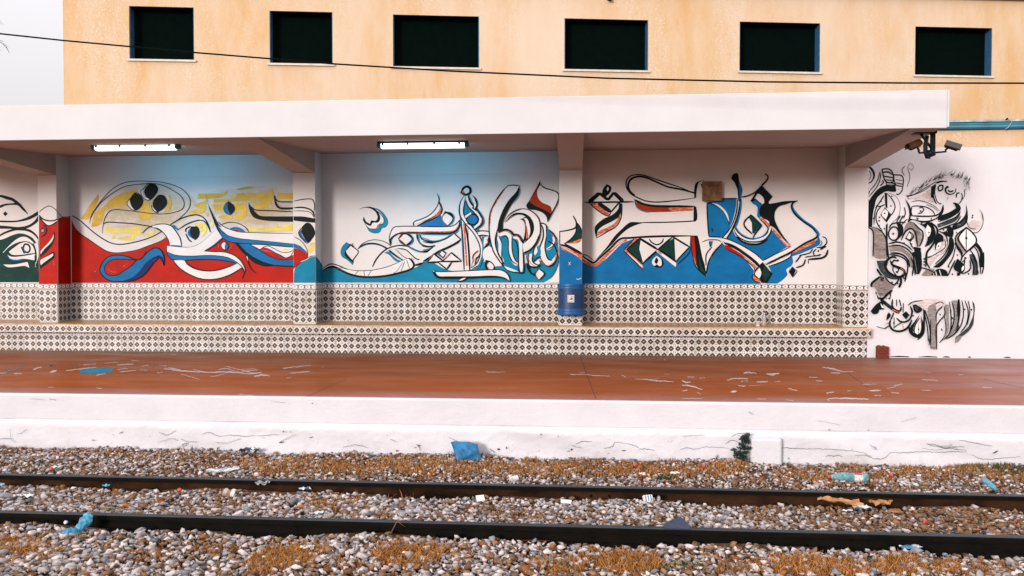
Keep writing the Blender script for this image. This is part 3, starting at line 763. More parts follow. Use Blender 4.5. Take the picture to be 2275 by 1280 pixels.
BAY_D = '''
@5
F B 290,955 400,1005 470,985 560,920 640,840 720,760 800,730 900,700 1250,690 1440,690 1480,900 1500,1000 1600,1110 @6 185,1105 200,980 260,880 340,770 360,760 380,800 480,860 600,930 680,1010 690,1060 670,1110 690,1160 760,1190 @5 290,1190
@6
S B 190,340 240,322 350,292 512,290 500,400 470,520 440,600 400,682 340,697 210,692
S B 400,715 462,620 500,690 560,740 640,770 740,760 820,712 875,620 950,680 1055,790 900,880 780,945 700,880 560,790
S B 835,1000 900,980 1080,870 1330,740 1372,690 1387,760 1340,800 1200,862 1090,900 1100,960 1080,1000 1028,1040 1040,1090 1000,1140 935,1186 935,1186 820,1186 870,1080
@5
L O 26/30/20 290,930 380,982 440,990 500,945 600,845 700,752 770,727; L W 8 600,835 680,765 740,730
L O 12 880,707 1240,704
S K 640,690 720,610 800,543 860,538 950,545 860,572 780,612 700,680 600,790 430,950 560,800
L K 9 900,544 1200,540 1400,532 1490,525
L K 15 290,885 380,948 425,965 480,920 600,812 700,717 800,706 1000,692 1250,686 1515,685
L K 7 295,880 350,890 422,942
L K 30 372,332 482,232; L K 22 480,232 572,305; L K 20 570,308 637,225; L K 28 635,228 732,322
S O 385,345 450,340 590,455 572,472 480,422
L K 30 470,338 602,432; L K 12 600,438 692,330; L K 9 372,335 470,420 572,473 602,440
L K 13 328,332 845,325
S K 560,138 607,170 592,230 540,277 512,240 520,190
S W 572,165 582,190 568,214 558,190
S W 690,420 700,455 650,520 540,590 465,645 475,600 580,540 640,500
S K 690,335 722,350 716,440 682,490 600,540 505,590 462,640 458,722 432,640 440,580 520,508 620,460 680,400
S O 706,440 690,520 620,602 520,652 458,684 470,640 560,598 650,540
L B 8 722,345 720,440; L K 8 716,365 712,480 662,580 560,642 460,702
S K 1475,368 1500,380 1512,500 1492,532 1472,532
S DR 850,312 880,332 1000,367 1120,377 1470,380 1466,416 1300,427 1150,432 1000,432 920,412 868,370
S O 1200,385 1470,382 1466,412 1250,425
L K 17 848,302 950,350 1080,370 1475,372; L T 8 852,325 882,392 960,430 1020,434
L W 14 780,170 800,85 870,52 960,58 1060,92 1200,150 1350,188 1470,225
L K 9 1490,285 1300,310 1100,328 980,318 880,280 812,240 770,180 765,110 800,60 870,40 950,45 1050,80 1200,130 1350,180 1482,235
L K 12/16 1482,232 1350,196 1200,166 1060,106 960,66 880,60 812,90 785,150 800,210 852,262
S K 1480,282 1480,200 1490,140 1522,112 1592,97 1530,122 1512,170 1502,230 1500,282
L K 10 1555,135 1578,205
F W 850,710 1440,690 1430,800 1290,950 1100,830 942,970 770,830
F O 850,712 895,710 775,830 942,1000 930,1042 742,850 750,822; L W 12 780,868 940,1015
F DG 905,705 917,730 902,820 942,967 880,920 762,830
L K 18 905,710 1092,825; L K 16 1250,697 940,972; L K 14 905,712 770,828; L K 11 770,828 945,982; L K 8 738,842 790,890 942,1048; L K 8 850,712 742,830
F DG 1270,700 1282,930 1105,825
F W 1075,842 1100,832 1292,972 1285,1012; F O 1090,846 1100,836 1140,868 1130,880
L K 17 1098,822 1292,952; L K 14 1250,692 1432,802; L K 12 1432,800 1290,952
S B 1442,800 1430,850 1310,975 1295,958; L K 6 1440,800 1425,870 1305,985
L K 10 1005,715 1030,750 1090,777 1140,750 1157,712
S K 1100,895 1145,930 1155,990 1120,1018 1075,1015 1050,1000 1100,980
S W 1085,893 1130,930 1136,990 1112,1002 1090,985 1060,1002 1036,970 1045,930
S K 1080,908 1102,940 1085,982 1062,960
F W 1515,690 1640,690 1640,900 1610,1052 1560,920
F R 1436,685 1482,690 1502,990 1487,995 1460,860; L O 12 1470,900 1495,985
F K 1480,680 1517,690 1560,950 1607,1060 1602,1112 1550,1072 1505,1000
S DG 1528,880 1560,1000 1600,1085 1545,1040
L K 7 1440,690 1465,900 1500,1012 1602,1112; L K 12 1515,690 1560,920 1607,1052
@6
L K 9 190,345 196,500 210,692; L K 8 188,342 245,335
S K 200,345 280,360 370,430 432,530 420,562 400,480 330,400 250,357
S W 240,335 320,360 400,440 428,545 370,432 290,362
L T 7 320,430 390,510 412,592
S W 500,130 518,300 512,400 472,560 400,695 340,765 250,862 190,1000 180,1062 168,960 185,880 250,780 360,700 440,580 490,420 502,300
L W 30 140,742 200,722 300,722 345,748
L K 7 140,750 200,727 300,727 345,748; L K 8 210,692 300,695 362,700
F B 212,740 252,740 235,810 222,790; L K 9 215,742 228,800; L K 10 182,1000 185,880 245,800
L K 9 512,280 502,420 450,580 360,702; L K 11 548,290 522,440 480,570 400,712; L K 9 350,762 270,852 210,950 182,1085
S K 480,28 515,30 528,100 562,200 552,270 540,342 520,300 512,200 480,120 448,75
S B 522,105 555,200 547,290 536,310 530,200; L W 7 508,190 516,300
L B 14 552,300 542,420 505,560 480,602
L B 24 488,580 518,640 580,690 660,717 760,702 822,650 842,590 800,540 740,500
S W 468,600 500,680 560,732 650,752 742,742 812,712 862,640 872,585 850,600 822,670 742,712 650,722 560,692 508,640
L K 9 468,600 510,682 600,737 700,747 790,727 852,662 872,598; L K 15 500,692 560,742 640,770 742,767 832,720
L K 7 478,588 520,652 602,707 690,724
L B 14 772,575 692,670 675,708
F W 627,500 662,545 667,652 580,560; F DG 655,460 762,570 682,662 667,652 662,545 632,492
L K 12 655,460 580,560 668,667; L K 9 655,460 767,570 672,702
S B 655,320 700,288 772,357 747,390 757,470 742,500 720,480 720,380 670,342
S K 765,148 882,270 838,330 850,345 1000,320 1145,313 1020,352 940,382 902,450 912,540 990,680 1078,792 1000,722 900,602 850,570 840,530 758,482 740,430 752,380 780,350 792,300 752,250 718,240
S W 732,240 780,280 792,335 770,352 700,290
L K 9/14 802,30 832,60 820,100 768,152; L K 10 772,148 700,222 620,262 548,278; L K 14 735,195 655,322 702,298; L K 7 700,300 770,355; L K 8 350,292 512,290
F O 745,500 772,488 852,570 852,602 832,602; F O 880,598 902,622 1032,762 1072,792 1030,802 890,642; L W 7 970,710 1050,790
L K 8 745,505 830,600 820,660
L B 24 1092,330 1085,380 1122,440 1202,520 1302,590 1362,660 1352,702; L K 13 1142,315 1096,335 1080,380 1112,450 1202,532 1302,602 1352,670
S W 1075,792 780,945 790,977 940,915 1100,842 1340,700 1080,800
F O 1085,842 1330,728 1328,762 1090,872
L K 14 1352,668 1340,702 1220,762 1080,852 940,922 810,987; L K 8 1075,797 900,882 780,947
S W 850,987 960,942 1080,872 1070,907 960,962 858,1002; L K 7 1082,870 1062,907 960,962 842,1002
S W 330,695 440,728 560,790 700,880 790,952 760,1000 690,932 600,872 480,802 385,755
F R 370,778 420,790 560,880 592,922 550,902 380,812; F O 560,880 702,1000 722,1042 660,1000; S W 600,935 690,1020 690,1055
L K 8 330,700 430,727 560,787 700,872 780,947; L K 22 370,757 480,802 600,882 700,962 745,1012; L K 7 380,815 550,905 680,1015 695,1060
S O 680,1110 690,1085 740,1150 745,1172 690,1152
F K 775,962 877,1080 822,1182 760,1177 742,1140 762,1080 742,1010; S DG 790,1000 850,1080 800,1160 775,1080
S W 745,1022 762,1080 737,1140 702,1110 702,1068
L K 9 775,962 690,1080 742,1142; L K 7 680,1085 665,1115 690,1155 755,1180
L K 8 1400,690 1440,710 1447,760 1400,800 1340,806; L K 12 1380,828 1442,790; L K 8 1300,822 1270,862 1160,890; L K 8 1392,875 1330,892 1308,860 1340,820; L K 10 1180,880 1160,912 1120,962; L K 7 1220,910 1260,900 1382,890; L K 14 1255,930 1330,925 1400,915 1440,890 1462,830; L K 5 1255,930 1255,978; L K 10 1225,930 1200,990 1128,1018; L K 14 1355,838 1366,848; L K 6 1390,732 1397,762 1370,792
F K 1085,1008 1120,1050 1090,1122 1048,1060; L K 6 1085,1008 1137,1058 1090,1120
L K 6 240,600 245,640
'''
BW = '''
@7
S GL 820,490 900,470 1000,430 1100,370 1150,540 1000,510
S GL 1530,780 1620,740 1700,760 1680,840 1590,862
L K 9 350,95 400,140 430,210 410,280 365,310; L K 8 375,100 430,160 437,230 402,290; L K 5 352,130 390,180 396,230 355,285; L K 8 505,165 480,260 440,330 385,395; L K 8 518,170 500,280 460,360 420,410 375,465
L K 10 532,268 545,295 505,338; F K 512,285 525,285 520,298
LC K 10 530,140 600,135 640,160 662,210 660,290 600,300 558,260; L K 11 540,178 600,172 652,205; L K 10 545,220 655,240; L K 8 560,265 655,272; LC K 9 580,292 680,312 680,330 580,325
LC K 9 665,205 770,225 777,345 690,320; L K 8 690,300 777,318; L K 6 690,260 770,275; L K 9 775,345 760,400 720,440 695,428; L K 9 680,325 692,400; L K 4 715,375 725,382
S K 690,328 692,407 640,407 590,400 540,420 470,480 440,580 420,680 412,820 348,828 348,600 372,520 430,430 500,360 570,330 640,338
L K 10 385,395 358,450 354,490 378,520
L K 6 800,100 765,150 795,215; L K 5 830,130 857,210 842,300 820,350; LC G 5 860,65 902,110 882,152 830,118
L K 9/5 815,455 880,450 960,410 1060,350 1165,290; L K 6 830,462 900,445 1010,400 1110,335; L K 5 850,500 830,470 880,440
L K 11 1160,310 1135,400 1140,480 1172,552; L K 7 1165,325 1152,420 1180,520 1222,557; L K 16/6 1170,300 1230,285 1300,282; F K 1108,350 1152,318 1142,480 1105,475
LC K 11 1220,330 1250,335 1240,382 1205,397 1192,360; L K 18/10/5 1312,343 1280,372 1292,420 1340,437 1392,410 1402,368; L K 11 1308,385 1330,405 1375,393; L K 10 1447,418 1412,430 1408,475; L K 8 1465,420 1478,460 1462,520 1430,552; L G 6 1312,465 1295,505; F K 1215,540 1230,540 1228,555 1215,553; L K 10 1365,538 1420,552 1442,582; L K 6 1500,380 1505,450 1470,510
S K 558,418 588,422 592,600 570,592
L K 8 588,428 650,500 682,580 660,650 628,692; L K 4 600,420 700,470 742,580 720,700 640,782; L K 9 550,450 500,530 448,602; L K 9 450,572 500,580 562,558
F K 560,592 642,680 580,772 508,680; S W 560,610 598,652 573,735 522,675; F K 550,655 568,655 566,672 550,670
L K 8 465,590 442,650 430,800; L K 9 522,570 470,640 455,720 480,800 532,872
F K 508,514 524,514 524,528 508,528; F K 634,452 650,452 648,468 634,466; F K 624,568 642,568 640,582 624,582; F K 419,714 433,714 433,728 419,728; F K 488,702 506,702 506,718 488,718; F K 482,742 500,742 500,760 482,760; F K 482,798 500,798 500,814 482,814; F K 545,835 562,835 558,852 545,852
L K 8 590,780 580,900 568,1000; L K 12 578,790 582,1000 602,1210
S K 798,488 850,560 872,640 862,720 828,762 848,690 838,600; L K 9 790,590 802,660 780,722; L K 12/4 742,690 702,760 705,800; L K 12/5 775,690 725,790 735,850; L K 7 825,730 790,760 760,800; L O 6 735,770 750,800
L K 8 880,580 940,575 1050,590 1130,640 1152,692; L K 9 880,580 870,640 882,690; L K 11 868,690 1000,697 1150,690 1220,650 1252,568
S K 1250,552 1257,620 1222,692 1100,762 1000,772 880,742 828,782 848,730 900,733 1000,750 1100,742 1190,695
L K 8 960,600 1000,592 1022,620 990,657 948,662; F K 972,628 992,625 992,645 975,645; L K 6 868,530 950,512 1050,532 1150,580 1205,632; L K 5 1050,560 1130,590 1190,640; L K 9 930,720 945,732 955,718; F K 1102,720 1118,720 1116,734 1102,734
S K 1370,533 1442,565 1457,610 1420,662 1340,702 1230,742 1180,742 1200,700 1320,650 1402,600
L K 8 1190,762 1330,712 1442,640; S GD 1178,792 1300,742 1400,702 1452,640 1440,702 1380,762 1280,802 1190,832; L K 9 1178,800 1300,750 1400,705 1455,640; L K 9 1178,862 1280,822 1400,772 1462,690
S K 1520,550 1537,640 1537,742 1500,802 1400,852 1355,862 1358,812 1450,752 1512,670
S GD 1400,800 1470,770 1515,720 1490,790 1420,830
S K 1298,810 1342,820 1372,880 1362,942 1290,932 1238,890 1300,882
L K 8 1200,860 1250,840 1302,830 1290,872 1230,892; F K 1242,850 1260,850 1260,866 1244,866
L K 6 1680,618 1715,680 1720,770 1690,850 1640,892 1580,882; L G 9 1702,650 1717,742; L K 6 1540,700 1530,770 1560,830 1640,852; F K 1590,680 1608,680 1604,698 1588,696; F K 1584,705 1602,705 1600,722 1584,722
S W 1520,830 1600,900 1640,980 1600,1060 1520,1112 1440,1000 1400,950
S G 1400,950 1480,850 1512,838 1440,950 1512,1095 1490,1132 1420,1022
LC K 12 1520,828 1600,900 1642,980 1600,1062 1520,1115 1440,1005 1425,950; L K 8 1520,840 1520,1105; F K 1508,945 1535,945 1535,970 1508,970; L K 10 1500,840 1390,960 1482,1142; L K 7 1400,880 1410,900
S K 1640,998 1702,1080 1727,1180 1722,1300 1688,1300 1690,1180 1660,1090 1608,1030
L K 9 1600,1032 1660,1132 1680,1300; S GD 1555,1150 1602,1150 1652,1300 1608,1300; L K 9 1558,1085 1602,1150 1642,1300
LC K 11 640,830 692,830 722,900 692,972 630,972 600,900; S K 645,893 668,893 666,915 648,915; L K 10 605,840 640,790 720,772 805,768
S K 700,778 762,800 772,900 722,962 638,1042 700,962 712,870
S G 808,790 870,760 902,790 962,860 1002,930 992,1022 960,1062 920,1002 902,900 870,850 830,850 790,902 748,982 780,880
L K 12 890,768 960,840 1002,880 1006,960 968,1055; L K 12 748,982 800,880 860,843 912,880 932,960 942,1062
S K 850,868 903,930 860,1002 796,960; S W 848,892 870,930 848,972 815,950; S G 870,890 890,930 860,970
S K 900,758 1000,790 1092,768 1152,860 1152,950 1102,1022 1028,1062 1062,960 1050,860 1000,808
S W 1062,798 1102,850 1082,930 1062,942 1038,870; F K 982,772 1000,772 1000,788 984,788; F K 1070,882 1088,882 1086,900 1070,900
L K 15 1100,768 1172,842 1162,960 1102,1062 1052,1132 1040,1300
S K 898,1058 982,1072 987,1300 928,1300; L K 9 850,1000 880,1060 930,1100; F K 866,1018 882,1018 880,1032 866,1032; F K 778,1005 792,1005 790,1020 778,1018
S G 608,1060 700,1048 800,1092 882,1182 912,1300 868,1300 830,1182 740,1112 618,1112
L K 11 598,1052 720,1042 830,1092 902,1192 922,1300; L K 14 618,1132 740,1142 820,1202 852,1300; L K 11 598,1022 700,1002 800,1032 882,1102
S G 378,828 430,818 520,880 562,960 562,1192 540,1202 430,1172 430,1002 420,900; L K 11 355,822 412,870 422,1002 415,1172; L K 10 450,830 530,890 572,980 578,1202; L K 10 580,800 582,1002 602,1202; L G 7 440,950 440,1160
S K 1168,880 1242,930 1252,992 1200,1012 1148,1102 1150,980; S W 1180,1022 1230,1000 1202,1082 1158,1092; F K 1184,1040 1200,1044 1196,1062 1180,1056
L K 10 1180,868 1262,910 1292,980 1262,1102 1170,1152 1058,1182
S GL 1262,960 1292,1010 1262,1112 1172,1172 1080,1290 1058,1202 1200,1122; L K 7 1262,960 1270,1060 1180,1130 1065,1195
S K 1340,918 1372,1002 1362,1102 1282,1222 1200,1300 1125,1300 1240,1202 1302,1102 1312,1002
L K 9 1322,930 1312,1042 1252,1162 1150,1262; L K 9 1390,1058 1360,1182 1300,1290; L K 9 1402,1070 1452,1132 1462,1202 1430,1262; L K 9 1640,1010 1500,1142 1450,1212; L K 13 1380,1010 1420,1080 1475,1160
F K 1404,1148 1420,1148 1420,1165 1406,1165; F K 1484,1216 1502,1216 1500,1234 1484,1232; F K 1508,1184 1524,1184 1522,1200 1508,1198; F K 1470,1225 1484,1225 1482,1244 1470,1242; F K 1012,1192 1030,1192 1030,1208 1012,1208; F K 1012,1230 1030,1230 1030,1246 1012,1246
S K 1410,1198 1452,1230 1402,1300 1360,1300
@8
S K 878,0 985,0 992,182 962,262 918,252; L K 11 860,60 892,142 878,282; L K 9 900,120 912,272; L G 6 905,60 935,250; L K 11 1052,30 1052,132 1092,202; F K 1012,106 1028,106 1028,122 1012,122; F K 1012,142 1028,142 1028,160 1012,160; F K 1012,76 1028,76 1028,92 1012,92
S G 1060,200 1142,200 1102,272 985,275; L K 10 985,185 1060,205 1142,245
S K 1098,275 1180,200 1282,220 1302,284; L W 9 1155,230 1168,284; L W 8 1198,210 1220,285; L W 6 1130,250 1135,285
S K 1420,82 1502,172 1470,262 1428,242 1368,190; S W 1462,190 1485,160 1492,190 1465,230; L K 10 1502,55 1490,162; L K 10 1560,95 1562,200 1475,262
S GD 1558,60 1612,100 1642,182 1642,272 1598,272 1602,182; L K 12 1600,20 1640,130 1645,272; L K 9 1682,0 1682,262; L K 11 1722,0 1718,182 1700,262; L K 10 1560,60 1600,170 1592,272; L K 10 1385,95 1332,202 1300,280; F K 1342,254 1360,254 1358,274 1344,272; F K 1532,246 1550,250 1550,272 1536,268; S K 1298,155 1316,165 1310,188 1298,178
S K 1405,245 1445,240 1440,275 1405,280; L K 8 1640,180 1660,260
S GD 455,105 552,100 572,200 640,272 742,302 680,324 580,302 510,242 478,182; L K 16 458,198 500,262 535,292
L K 11 598,30 720,48 802,98 824,182 802,302 788,345; L K 15 568,172 588,90 640,58 692,70; L K 20 618,100 642,152 712,182 772,212 782,252 742,292 680,287 600,242 558,172 568,110 622,68; L O 7 740,190 778,225 765,265; L K 11 718,92 700,105 660,98 638,132; L K 8 680,180 712,202 702,242; L K 8 648,168 650,222 692,282; S K 695,85 715,88 710,108 692,105; S K 685,225 710,230 705,250 685,248
S G 393,390 510,280 562,290 602,350 662,402 620,462 530,512 490,522 448,442; S GD 500,290 545,300 540,350 505,340; L K 18 393,412 400,370 502,288; L K 18 478,540 522,552 582,500 642,450; L K 11 548,290 602,352 662,392 702,350 722,288; L K 18 740,300 742,362 718,422; L K 9 770,275 780,322; L K 9 445,470 452,500; L K 8 460,510 478,560; L K 10 800,240 792,330 785,350
F K 628,348 648,350 646,366 630,364; F K 694,362 712,366 710,382 696,380; F K 562,545 576,545 574,558 562,558; F K 590,540 604,540 602,555 590,553
S K 383,700 450,618 522,572 542,682 490,682 470,722 418,734; S W 500,605 530,640 545,660 520,660; L K 26 498,556 602,642 722,722; L GD 10 560,610 640,665; L K 14 642,558 640,642 690,692 732,692 747,648; L K 7 690,560 690,642; L K 9 722,560 742,642; L K 8 622,478 608,562; L O 12 640,680 720,715
S K 568,812 580,738 602,713 622,752; L K 16 618,800 608,862 650,922 742,934 822,892 872,800; L K 10 655,715 640,760 618,800; F K 802,698 842,742 802,797 753,742; L K 14 850,638 872,700 852,782 802,822 740,822 688,780; L K 7 770,600 765,720; L K 7 650,900 700,862 772,820; L O 8 758,848 768,905; L K 6 660,770 658,890; S K 650,825 668,830 665,850 650,848
S K 878,628 962,618 988,682 940,722 898,700; S GD 900,640 945,640 950,690 915,690
S K 965,735 902,820 848,900 870,962 940,1004 992,982 1008,860 972,752 982,860 970,952 930,972 880,930
S W 955,775 912,870 902,940 935,975 968,945 978,860
L K 13 838,870 850,952 920,1002 982,987 1002,900; L K 15 978,618 1012,680 1012,860 1002,960 938,1037; L K 9 960,778 910,872 900,952 940,987; F K 942,905 960,905 958,925 944,925; L K 4 955,800 948,980; L K 8 870,900 892,932; F K 876,745 892,742 890,762 878,762
L K 9 1020,680 1060,800 1086,960 1072,1102; L K 8 1008,690 1040,820 1060,980 1062,1060
S GL 758,580 900,600 1050,556 1252,568 1252,602 1150,692 1060,702 900,612; L K 7 820,630 880,590 1000,572; L K 7 1110,640 1200,590 1250,610
S G 1058,660 1150,600 1162,760 1162,1152 1088,1140 1090,900; L K 8 1090,800 1092,1130; L K 8 1160,850 1162,1150
L K 8 1232,640 1162,720 1155,822; L K 9 1250,638 1256,740 1190,822 1155,902 1162,1100; L K 8 1250,740 1272,900 1252,1000 1195,1072; S K 1194,725 1206,730 1208,752 1196,745; S K 1212,900 1226,910 1230,935 1216,925
S G 1258,620 1302,620 1302,800 1302,900 1260,1022 1235,1047 1280,900 1270,760; L K 9 1312,588 1332,800 1312,960 1250,1032; L K 10 1340,578 1367,700 1362,822 1320,952; L K 6 1335,690 1325,720
S G 1348,570 1402,570 1422,700 1402,860 1350,992 1298,1012 1372,850 1382,700; L K 9 1425,860 1380,960 1270,1030
S K 1410,558 1432,560 1442,682 1420,852 1378,945 1410,802 1400,680; L K 9 1457,568 1477,692 1460,832 1398,952; L K 9 1492,568 1532,692 1512,852 1440,952; L K 8 1530,570 1552,692 1522,862
S K 1578,572 1607,620 1607,722 1582,822 1538,882 1592,742 1592,650
S GD 1602,758 1592,852 1540,932 1460,992 1388,1002 1480,932 1550,862; S G 1388,1000 1462,990 1420,1052 1378,1075
F K 1484,668 1500,668 1498,686 1484,684; F K 1562,674 1582,670 1580,690 1566,690; S K 1338,768 1352,772 1352,795 1340,788
L K 6 450,880 545,905; L K 8 540,908 600,870; L O 6 550,850 600,830
'''

# ------------------------------------------------------------------ platform
XL, XR = -14.0, 14.0
YE = -4.48                      # platform edge
mb = MB(); mb.box(XL, XR, YE + 0.02, 3.2, -0.9, 0.0)
platform = mb.build('platform', M['floor'], kind='structure')
def wavy_face(name, y0, y1, z0, z1, amp, mat, parent, nx=700, nz=24, seed=0, cham=0.0):
    """front face of a rough masonry course, closed at top and back; uneven like hand-laid render"""
    rg = np.random.default_rng(seed); xs = np.linspace(XL, XR, nx); zs = np.linspace(z0, z1, nz)
    ph = rg.uniform(0, 6.28, 24); fr = rg.uniform(0.5, 9, 24); fz = rg.uniform(1, 20, 24)
    X, Z = np.meshgrid(xs, zs, indexing='ij'); d = np.zeros_like(X)
    for p, a, b in zip(ph, fr, fz): d += np.sin(X * a * 2.2 + Z * b + p) / (1 + a * .6)
    d = d / np.abs(d).max() * amp + rg.normal(0, amp * 0.10, X.shape)
    if cham: d = d * np.clip((z1 - Z) / .05, .1, 1) + cham * np.clip(1 - (z1 - Z) / .05, 0, 1)      # a weathered slope up to the course above
    mb = MB(); V = [(X[i, j], y0 + d[i, j], Z[i, j]) for i in range(nx) for j in range(nz)]
    F = [(i * nz + j, i * nz + j + 1, (i + 1) * nz + j + 1, (i + 1) * nz + j) for i in range(nx - 1) for j in range(nz - 1)]
    n0 = len(V); V += [(x, y1, z1) for x in xs] + [(x, y1, z0) for x in xs]
    for i in range(nx - 1):
        F.append((i * nz + nz - 1, n0 + i, n0 + i + 1, (i + 1) * nz + nz - 1)); F.append((i * nz, (i + 1) * nz, n0 + nx + i + 1, n0 + nx + i))
    mb.add(V, F, True); return mb.build(name, mat, parent)
wavy_face('coping', YE, YE + 0.10, -0.245, 0.003, 0.004, M['edge'], platform, seed=1)
wavy_face('plinth', YE - 0.035, YE + 0.10, -0.80, -0.243, 0.020, M['edge'], platform, seed=2, cham=.033)
# a white rendered block standing against the platform face
mb = MB(); p0 = PY(1668, 1040, YE - 0.10); p1 = PY(1738, 976, YE - 0.10)
mb.box(p0.x, p1.x, YE - 0.10, YE + 0.05, -0.75, p1.z)
mb.build('buttress_block', M['edge'], platform, bevel=0.02)
# cracks and chipped spots in the whitewash
pt = Painter(on_plane((0, YE - 0.048, 0), (0, -1, 0)), (0, -1, 0), 0.003, 0.00003)
CRACKS = '''
@15
L K 6/9/5/8/3 100,250 125,180 220,180 330,183 450,183 600,192 770,206 830,215
L K 3/6/3 835,220 880,255 950,270 1010,260 1060,215
L K 4/9/6/9/4 1060,214 1200,216 1330,208 1460,213 1600,210 1715,213
L K 5/4/7/4 1330,178 1450,195 1560,180 1640,190 1715,195; L K 4/6/3 1370,138 1460,152 1530,180 1590,165 1640,185
L K 3/6/3 1760,232 1830,270 1930,272 2060,262 2180,250
F K 1935,222 1975,198 1990,200 1960,222
L K 4 500,245 540,240 570,250; L K 5 560,250 600,238 640,250 ; L K 4 750,245 820,240 900,250; L K 3 880,150 950,190
F K 525,15 535,15 533,22 526,22; F K 865,18 872,18 870,26 865,25
L K 5 10,310 60,290 100,300 ; F K 0,345 60,340 100,350 40,356
@14
L K 3/6/3 540,140 600,118 680,120; L K 3/5/3/5 780,180 850,165 880,130 1000,145 1080,170; L K 3/5/3 1080,183 1150,185 1220,198
L K 3/7/4/6/3 1440,190 1480,175 1580,185 1640,168 1750,170 1860,178; L K 4/6/3 1830,140 1880,112 1950,130; F K 1890,172 1920,180 1915,192 1895,188
L K 5 1890,180 1930,190; L K 3 2020,200 2060,215 2120,222; L K 4 2030,240 2100,262; F K 2130,290 2180,268 2170,282 2205,300 2190,305 2160,290
F K 495,182 508,180 510,195 498,196; F K 236,56 244,55 243,66 236,65; F K 385,70 395,76 390,80; L K 4 465,208 490,200; L K 4 930,200 970,196; L K 3 500,155 600,178
@13
L K 3/4/3 0,72 100,65 200,60; F K 190,130 215,115 230,125 210,134; L K 3/5/3 215,115 260,95 340,60; F K 225,30 238,28 236,42 226,40; F K 288,30 298,36 296,44
L K 3/4/3 745,165 860,150 960,175; L K 3 450,90 490,80; F K 1200,195 1212,192 1218,206 1206,208; F K 1360,165 1372,168 1366,180; L K 6/9/3 1375,145 1400,165 1412,205; L K 4 1390,150 1418,155
F K 2070,182 2095,178 2098,192 2080,195; F K 2148,165 2156,163 2158,185 2150,185; L K 4 2010,180 2055,214; L K 3 1650,85 1760,130; L K 3 1150,98 1200,120
@12
L K 3/5/3 0,95 60,98 100,92; L K 3 90,10 100,100 140,130; L K 3/4/3 150,55 200,40 235,10; L K 3/5/3 1030,50 1060,35; L K 3/5/4/3 1370,40 1440,62 1520,20; L K 3/6/4/7/3 1740,62 1800,40 1880,75 1980,65 2100,75 2205,65
L K 3/4 1560,95 1620,120 1700,125; L K 3 1960,130 2080,95; F K 790,105 820,105 815,112 795,110; L K 5 1565,155 1590,140 1615,130 1610,150 1570,165; L K 3 1360,130 1480,95 1540,110; L K 3 1860,130 1960,135
@9
L K 2 200,858 300,862; L K 3 330,858 380,866; L K 2 1800,870 1900,885; F K 2070,885 2084,884 2080,892; 
@10
L K 2 440,940 470,960; L K 3/5/3 330,1105 380,1085 440,1080; L K 3 1620,1155 1700,1175 1800,1165; L K 3/5/3 1840,1130 1950,1150 2060,1170; L K 2 0,1105 160,1095; L K 3 1700,1180 1880,1175; F K 973,1058 982,1058 980,1066 974,1065; F K 1235,1062 1241,1062 1240,1069
L K 2 900,1000 1050,1030; L K 2 1450,1010 1560,980
'''
pt.jit = .55; pt.kw = .5; M['pK_'] = M['pK']; M['pK'] = simple('crack_shadow', (.055, .062, .065), .9, .3, 30, spec=.05); pt.run(CRACKS)
cr = pt.flush(platform, 'crack'); cr['kind'] = 'stuff'; M['pK'] = M['pK_']
